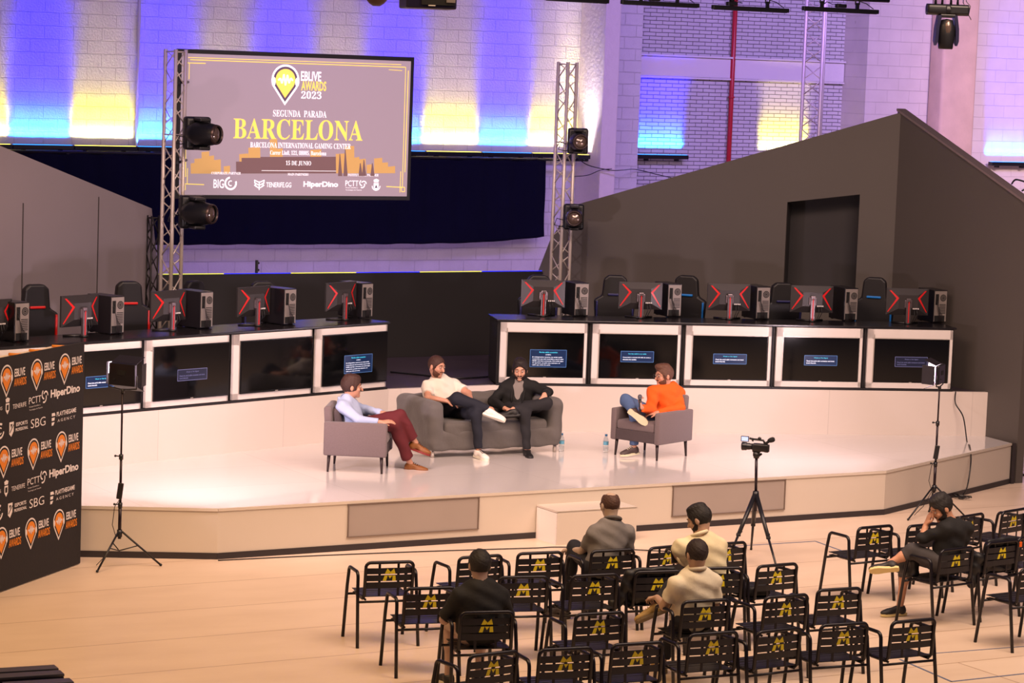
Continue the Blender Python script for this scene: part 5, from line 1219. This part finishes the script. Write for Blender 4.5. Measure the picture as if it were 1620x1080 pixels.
clab = ['empty chair standing alone at the far left of the front row', 'empty chair at the left end of the second row', 'front row chair seen past the head of the man in black shirt', 'front row chair just left of the bald man', 'second row chair touching the right shoulder of the man in black shirt',
        'chair carrying the man in black shirt at the left', 'leftmost chair of the back row at the bottom edge', 'second chair of the back row, right of the leftmost one', 'third chair of the back row, bottom centre', 'fourth chair of the back row, behind the white polo man', 'chair carrying the man in white polo with bald crown',
        'empty third row chair between the man in black and the man in white polo', 'empty second row chair directly behind the bald man', 'chair with a black jacket thrown over it left of the white polo man', 'chair carrying the bald man in grey polo', 'front row empty chair right of the bald man', 'front row chair hidden behind the man in cream shirt near the tripod',
        'chair carrying the man in cream shirt', 'second row chair under the video tripod leg with dark cloth beside it', 'third row chair right of the white polo man', 'fifth chair of the back row', 'third row chair at the right end before the walkway', 'sixth chair of the back row', 'rightmost chair of the back row',
        'front row chair standing left of the man in black by the lamp', 'front row chair behind the raised arm of the man in black', 'front row chair right of the man in black, before the plug cables', 'front row chair at the right picture edge, seen tilted', 'chair carrying the man in black shirt at the right', 'chair holding a black jacket with an orange tab at the right',
        'chair cut by the right picture edge in the third row', 'chair mostly outside the right edge beside the jacket chair']
ch0 = make_chair(); CH = []
for i, (a, b, c, d) in enumerate(chairs):
    p = atz(a, b, .745); q = atz(c, d, .745); an = atan2(q.y-p.y, q.x-p.x); an = max(radians(16), min(radians(46), an)); mm = (p+q)/2
    o = ch0 if i == 0 else copy_tree(ch0); o.rotation_euler = (0, 0, an)
    back = Vector((-sin(an), cos(an), 0))*-.215; o.location = (mm.x-back.x, mm.y-back.y, 0); o['label'] = clab[i]; CH.append((Vector(o.location), an))
# people in the audience
def seated(ci, head_px, headY, st, name, label, over=None, hz=None, lean=0, twist=0):
    loc, an = CH[ci]; f = Vector((-sin(an+twist), cos(an+twist), 0)); r = Vector((cos(an+twist), sin(an+twist), 0)); pel = loc+f*-.04+Vector((0, 0, .545)); Z = Vector((0, 0, 1))
    head = at(*head_px, headY) if head_px else pel+Z*.62+f*.05
    neck = head-Z*.155-f*(.045)
    sc = neck-Z*.085
    J = dict(pel=pel, head=head, neck=neck, face=N(f+Z*(-.25)), shL=sc-r*.170, shR=sc+r*.170, elL=sc-r*.21-Z*.24+f*.07, elR=sc+r*.21-Z*.24+f*.07)
    J['wrL'] = J['elL']+f*.21+r*.10-Z*.02; J['wrR'] = J['elR']+f*.21-r*.10-Z*.02; J['hdL'] = f*.8+r*.3-Z*.2; J['hdR'] = f*.8-r*.3-Z*.2; J['nL'] = J['nR'] = -Z; J['tsL'] = 1; J['tsR'] = -1
    J['hipL'] = pel-r*.09+f*.02; J['hipR'] = pel+r*.09+f*.02; J['knL'] = pel-r*.13+f*.43+Z*.0; J['knR'] = pel+r*.13+f*.43+Z*.0
    J['anL'] = Vector((*(J['knL']+f*.02).xy, .095)); J['anR'] = Vector((*(J['knR']+f*.02).xy, .095)); J['ftL'] = f-r*.12; J['ftR'] = f+r*.12
    if over: over(J, f, r, Z)
    return person(name, label, J, st)
def oE(J, f, r, Z):
    J['elL'] = J['shL']-r*.09-Z*.20+f*.10; J['elR'] = J['shR']+r*.09-Z*.20+f*.10; J['wrL'] = J['elL']+f*.2+r*.10; J['wrR'] = J['elR']+f*.2-r*.10
seated(5, (758.5, 895), 20.92, dict(skin='#b09080', skin_n='e', hair='#171010', hair_n='black', hair_vol=.012, top_c='#111013', sleeve='short', slen=.95, leg_c='#b8a090', shorts=.1, shoe='#1c1a1c', sole='#d8d0c0', girth=1.08, loose=.006), 'blacktee', 'man in black shirt seen from behind at the left of the audience', oE)
def oF(J, f, r, Z):
    J['knL'] = at(909, 866, 24.1); J['anL'] = at(893, 932, 24.15); J['anL'].z = .095; J['elL'] = at(921, 872, 23.9); J['wrL'] = J['elL']+f*.2-r*.02-Z*.02; J['hdL'] = f-Z*.2; J['ftL'] = f-r*.4
seated(14, (965, 800), 23.86, dict(skin='#b29a88', skin_n='f', hair='#4a2e22', hair_n='thin', hair_vol=.004, bald=1, top_c='#6f6a68', sleeve='short', collar='#5a5452', leg_c='#161620', plen=.95, shoe='#2a2424', sole='#3a3232', girth=1.03), 'greypolo', 'bald man in grey polo shirt seen from behind in the front row', oF)
def oG(J, f, r, Z):
    J['face'] = N(f*.6-r*.75-Z*.45); J['elL'] = at(1090, 888, 23.25); J['wrL'] = at(1076, 884, 23.45); J['hdL'] = V3((-.6, .5, .35)); J['nL'] = V3((.6, .3, .3)); J['curlL'] = .8
    J['elR'] = J['shR']-Z*.24+f*.12; J['wrR'] = at(1086, 888, 23.55); J['hdR'] = V3((-1, .2, .1)); J['nR'] = V3((0, .5, -.5))
Tg = seated(17, (1106, 822), 23.1, dict(skin='#b8947e', skin_n='g', hair='#140e0e', hair_n='black2', hair_vol=.011, top=1, beard='#1c1210', top_c='#d9cdaa', sleeve='long', cuff=.9, collar='#ddd0b0', leg_c='#23222a', shoe='#2a2424', sole='#3a3232', girth=1.06, loose=.012), 'cream', 'man in cream shirt looking down at his phone', oG)
p = at(1067, 877, 23.5); T = thing('mobile_phone', 'dark phone held up by the man in cream shirt', 'phone', p, radians(30))
g = G(); g.box((0, 0, 0), (.075, .009, .150), b=.004, R=Matrix.Rotation(-.25, 3, 'X')); g.build('case', BLK, T)
g = G(); g.box((0, .0052, -.0013), (.066, .002, .138), R=Matrix.Rotation(-.25, 3, 'X')); g.build('screen', GLS, T)
def oH(J, f, r, Z):
    for k in ('neck', 'shL', 'shR', 'pel'): J[k] = J[k]+f*.05
    J['knR'] = J['knR']+Z*.03; J['elL'] = at(1051, 958, 21.62); J['wrL'] = J['elL']+f*.23+r*.05+Z*.02; J['hdL'] = f-Z*.2
    J['knL'] = at(1062, 930, 22.05); J['anL'] = at(1036, 957, 21.98); J['ftL'] = V3((-.85, -.1, -.35)); J['solL'] = V3((-.3, .5, .8)); J['anR'] = J['knR']*1; J['anR'] = Vector((*(J['knR']-r*.16+f*.05).xy, .095))
seated(10, (1102, 877.5), 21.62, dict(skin='#b29078', skin_n='h', hair='#241613', hair_n='crown', hair_vol=.009, crown=0, top_c='#ddd2b8', sleeve='short', collar='#c8bca4', leg_c='#1b1a20', shoe='#a88a50', sole='#6a5638', laces='#d8c890', girth=1.08, loose=.004), 'whitepolo', 'man in white polo with thinning crown seen from behind near the bottom centre', oH)
def oI(J, f, r, Z):
    J['face'] = N(f*.25-r*.85-Z*.55); J['shL'] = at(1497, 838, 24.38); J['shR'] = at(1529, 836, 24.55); J['neck'] = at(1504, 825, 24.5)
    J['elL'] = at(1459, 851, 24.45); J['wrL'] = at(1465, 830, 24.5); J['hdL'] = V3((.35, .05, 1)); J['nL'] = V3((.9, .2, -.2)); J['curlL'] = .25; J['tsL'] = -1
    J['elR'] = J['shR']-Z*.24+f*.05-r*.03; J['wrR'] = J['elR']+f*.15-r*.17; J['hipL'] = at(1491, 893, 24.42); J['hipR'] = at(1502, 891, 24.62)
    J['knL'] = at(1444, 871, 24.50); J['anL'] = at(1409, 890, 24.5); J['ftL'] = V3((-.95, .1, -.12)); J['solL'] = V3((.1, .75, .65))
    J['knR'] = at(1436, 880, 24.85); J['anR'] = at(1424, 952, 24.80); J['anR'].z = .095; J['ftR'] = V3((-.75, -.35, 0)); J['pel'] = at(1499, 893, 24.5)
seated(28, (1489, 804), 24.47, dict(skin='#c08c70', skin_n='i', hair='#150f10', hair_n='black3', hair_vol=.014, top=1, beard='#1c1210', top_c='#0d0c0f', sleeve='long', cuff=.35, leg_c='#3c383a', shorts=.42, shoe='#1e1a1c', sole='#d8c488'), 'blackright', 'man in black shirt and grey shorts resting his head on his hand at the right', oI)

# garments and bags left on chairs
def pile(label, cat, ci, prims, m, name='jacket', extra=None):
    loc, an = CH[ci]; T = thing(name, label, cat, (loc.x, loc.y, 0), an); sdf_obj('cloth', prims, m, T, .011, .008, 24)
    if extra: extra(T)
BJ = mat('black_nylon', '#0e0d11', .55, var=.1, bump=.3, bs=30)
pile('black jacket draped over the chair left of the white polo man', 'jacket', 13, [('b', (-.03, -.165, .62), (.20, .025, .13), None, .03, .02), ('c', (-.2, -.195, .755), (.15, -.195, .765), .024, .022, .03), ('b', (-.0, -.04, .50), (.2, .14, .055), None, .03, .04), ('c', (-.25, -.17, .72), (-.31, -.12, .46), .045, .04, .03), ('c', (-.20, .05, .5), (-.31, .02, .42), .05, .05, .03)], BJ)
pile('black jacket with orange tab hung over a chair at the right', 'jacket', 29, [('b', (.0, -.165, .60), (.19, .025, .15), None, .03, .02), ('c', (-.17, -.195, .75), (.2, -.195, .76), .024, .026, .03), ('c', (-.25, -.14, .60), (-.28, -.10, .34), .06, .05, .05), ('b', (0, 0, .48), (.18, .12, .04), None, .03, .03), ('c', (.24, -.17, .7), (.29, -.1, .46), .04, .04, .03)], BJ,
     extra=lambda T: G().box((.245, -.225, .70), (.035, .012, .05), b=.004).build('orange_tab', mat('orange_tab', '#e06010', .5), T))
pile('dark folded cloth on the seat left of the tripod leg chair', 'bag', 18, [('b', (-.09, .02, .485), (.12, .14, .045), None, .02, .04), ('b', (-.05, .06, .50), (.14, .08, .03), None, .02, .03)], BJ, 'folded_jacket')
pile('black bag on the seat beside the man in black at the right', 'bag', 28, [('b', (-.17, .24, .52), (.05, .13, .09), None, .02, .03)], BJ, 'shoulder_bag')

# ================================================================== VIDEO CAMERA ON TRIPOD
def video():
    c = atz(1191, 882, 0); T = thing('video_tripod', 'tall black video tripod standing behind the front row chairs', 'tripod', c, 0)
    ax_ = at(1188, 790, c.y); hub = V3((0, 0, ax_.z)); hub = V3((0, 0, .66)); top = at(1197, 714, c.y)-c
    g = G(); g.cyl((0, 0, .50), (0, 0, .70), .022, n=12); g.cyl((0, 0, .70), top-V3((0, 0, .06)), .0155, n=12); g.build('centre_column', mat('tripod_violet_black', '#1d1220', .35, metal=.4), T)
    g = G(); g.cyl((0, 0, .64), (0, 0, .71), .04, .03, n=12); g.build('shoulder', BLK, T)
    for f in (atz(1147, 899, 0), atz(1231, 908, 0), c+V3((.02, .45, 0))):
        d = f-c; d.z = 0; n_ = d.normalized()
        g = G(); a0 = V3((n_.x*.035, n_.y*.035, .665)); b0 = V3((d.x, d.y, .012)); mid = a0.lerp(b0, .55)
        g.cyl(a0, mid, .026, .022, n=8); g.cyl(mid, b0, .014, .011, n=8); g.box(mid, (.045, .045, .03), b=.006); g.cyl(a0.lerp(b0, .5)+V3((.02, 0, 0)), mid, .010, n=6); l_ = g.build('leg', BLK, T)
        g = G(); g.ico(b0, .016, 1); g.build('rubber_foot', BLK, l_)
    g = G(); g.cyl(top-V3((0, 0, .07)), top-V3((0, 0, .005)), .030, n=12); g.box(top-V3((0, 0, .03)), (.075, .05, .05), b=.012); g.cyl(top+V3((.03, 0, -.04)), top+V3((.055, 0, -.02)), .012, n=8); g.build('fluid_head', BLK, T)
    K = thing('video_camera', 'black video camera with lit flip screen on the tripod', 'camera', c+top, radians(0))
    # lens points left in the picture, slightly toward the stage
    K.rotation_euler = (0, 0, radians(-18)); K.scale = (.82, .82, .82)
    g = G(); g.box((.045, 0, .055), (.20, .10, .10), b=.02, seg=3); g.box((.13, 0, .05), (.06, .085, .10), b=.012); g.box((.0, 0, .0), (.10, .06, .012)); g.build('body', mat('camera_black', '#100f12', .4, var=.2, vs=40), K)
    g = G(); g.lathe([(0, .0), (.038, .0), (.040, .05), (.044, .055), (.044, .09), (.052, .095), (.055, .15), (.050, .155), (.046, .13), (0, .125)], (-.04, 0, .06), 20, (-1, 0, -.02)); g.build('lens', mat('lens_barrel', '#121114', .35), K)
    g = G(); g.tube([(.11, 0, .10), (.08, 0, .15), (.0, 0, .155), (-.05, 0, .155), (-.06, 0, .13)], .014, 8); g.ico((.03, 0, .17), .028, 1, (1, .8, .8)); g.build('top_handle', BLK, K)
    g = G(); g.cyl((-.05, 0, .155), (-.10, -.01, .165), .014, n=8); g.build('screen_arm', BLK, K)
    g = G(); g.box((-.155, -.02, .155), (.105, .012, .072), b=.005); f_ = g.build('flip_screen', BLK, K)
    g = G(); g.box((-.155, -.0275, .155), (.085, .003, .054)); g.build('lit_display', mat('lcd_lit', '#a0b8e8', .3, emit='#a8bcf0', es=.9), f_)
    g = G(); g.cyl((.10, -.02, .10), (.17, -.03, .155), .018, n=10); g.lathe([(0, -.045), (.02, -.04), (.032, -.01), (.034, .03), (.022, .05), (0, .052)], (.185, -.03, .165), 14, (.9, 0, .35)); g.build('microphone', mat('foam_black', '#141316', .9, bump=.5, bs=200), K)
video()

# ================================================================== DARK BENCH BACKS, CABLES
p = [((0, 1054), (86, 1050), .5), ((16, 1063), (95, 1058.5), .5), ((95, 1073), (110, 1071), .5)]
BN = mat('bench_black', '#16141a', .5, var=.15)
for i, (a, b, z) in enumerate(p):
    q = atz(*b, z); th = radians(24); L_ = (1.0, 1.0, .5)[i]
    T = thing('flight_case_stack', ['black slab at the bottom left corner, farthest of three', 'black slab with pale top edge, middle of three at bottom left', 'small black slab, nearest the picture edge at bottom left'][i], 'equipment case', (q.x, q.y, 0), th)
    g = G(); g.box((-L_/2, -.07, .24), (L_, .12, .48), b=.012); g.build('case_body', BN, T)
    g = G(); g.box((-L_/2, -.07, .488), (L_, .13, .02), b=.004); g.build('edge_rail', mat('edge_rail', '#57545a', .3, metal=.5), T)
def cable(label, pts, r=.006, m=None):
    g = G(); P = [Vector(q) for q in pts]; out = []
    for i in range(len(P)-1):
        a = P[max(i-1, 0)]; b = P[i]; c = P[i+1]; d = P[min(i+2, len(P)-1)]
        for k in range(6):
            t = k/6; out.append(.5*((2*b)+(c-a)*t+(2*a-5*b+4*c-d)*t*t+(3*b-a-3*c+d)*t**3))
    out.append(P[-1]); base = P[0].copy(); g.tube([q-base for q in out], r, 6); o = g.build('cable', m or BLK); o.location = base; tag(o, label, 'cable'); return o
f0 = lambda x, y, z=.008: atz(x, y, z)
cable('thin dark cable running along the floor in front of the stage', [f0(345, 886), f0(480, 879.5), f0(640, 873), f0(760, 869), f0(845, 866.5), f0(878, 865), f0(930, 866), f0(1000, 869), f0(1060, 872)], .006)
cable('black cable hanging down the white riser and stage end at the right', [W(6.95, 2.12, 1.10), W(6.95, 2.12, .95)+V3((.0, -.03, 0)), at(1524, 660, 33.65), at(1530, 700, 33.3), atz(1534, 705, .54), at(1536, 730, 32.2), at(1530, 770, 32.05), atz(1521, 785, .02)], .009)
g = G()
for k in range(3): g.tube([(.07*cos(t+k)*(1+.3*k), .09*sin(t)*(1+.2*k), .012+.01*k+.02*abs(sin(t*2))) for t in [i*.5 for i in range(12)]], .006, 6)
g.box((0, 0, .03), (.06, .09, .05), b=.01); o = g.build('cable_coil', BLK); o.location = atz(1520, 789, 0); tag(o, 'tangle of black cable and plug on the floor right of the lamp stand', 'cable')
cable('thin cable looping over the pale column from the middle truss', [onl(x, y, (0, v), (1, v)) for x, y, v in ((912, 248, 13.4), (930, 261, 13.4), (965, 269, 13.4), (985, 269, 13.4), (1006, 268, 14.2), (1040, 276, 14.2), (1075, 284, 14.2))], .008)
cable('second thin cable low across the pale column', [onl(908, 279, (0, 13.45), (1, 13.45)), onl(930, 277, (0, 13.45), (1, 13.45)), onl(950, 269, (0, 13.45), (1, 13.45)), onl(968, 267, (0, 13.45), (1, 13.45))], .007)
cable('black cable on the dark platform floor in the central gap', [atz(618, 588, 1.10), atz(660, 592, 1.10), atz(720, 598, 1.10), atz(780, 595, 1.10)], .012)
cable('black cables on the floor beyond the right end of the stage', [f0(1604, 740), f0(1612, 745), f0(1620, 752), f0(1630, 748)], .02)
cable('coil of black cable on top of the right side flat', [W(7.5, 1.9, 3.78), W(7.45, 1.75, 3.84), W(7.55, 1.6, 3.78), W(7.5, 1.7, 3.70)], .012)

def tape(label, px, w=.022, col='#5a6480', nm='slate'):
    P = [atz(x, y, .0) for x, y in px]; base = P[0].copy(); g = G()
    for a, b in zip(P, P[1:]):
        d = b-a; g.box((a+b)/2-base+V3((0, 0, .0015)), (d.length+w*.5, w, .003), rz=atan2(d.y, d.x))
    o = g.build('floor_tape', mat('tape_'+nm, col, .6, var=.1)); o.location = base; tag(o, label, 'tape', None)
tape('thin slate tape line bending on the floor at the bottom right corner', [(1424, 1043), (1505, 1078), (1625, 1065)])
tape('thin slate tape line on the floor right of the video tripod', [(1160, 864), (1290, 856), (1345, 876)])
tape('thin slate tape line on the floor by the lower right chairs', [(1150, 1046), (1470, 1034), (1625, 1022)], .016)

p = onl(412, 426, (-1, 7.2), (3, 7.2)); T = thing('wall_fitting', 'small black fitting standing on the low wall edge under the screen', 'bracket', (p.x, p.y, 2.235), SA)
g = G(); g.box((0, .12, .085), (.035, .03, .17), b=.006); g.build('post', BLK, T)
for z in (.04, .13): g = G(); g.cyl((.0, .12, z), (.035, .12, z), .014, n=8); g.build('knob', BLK, T)
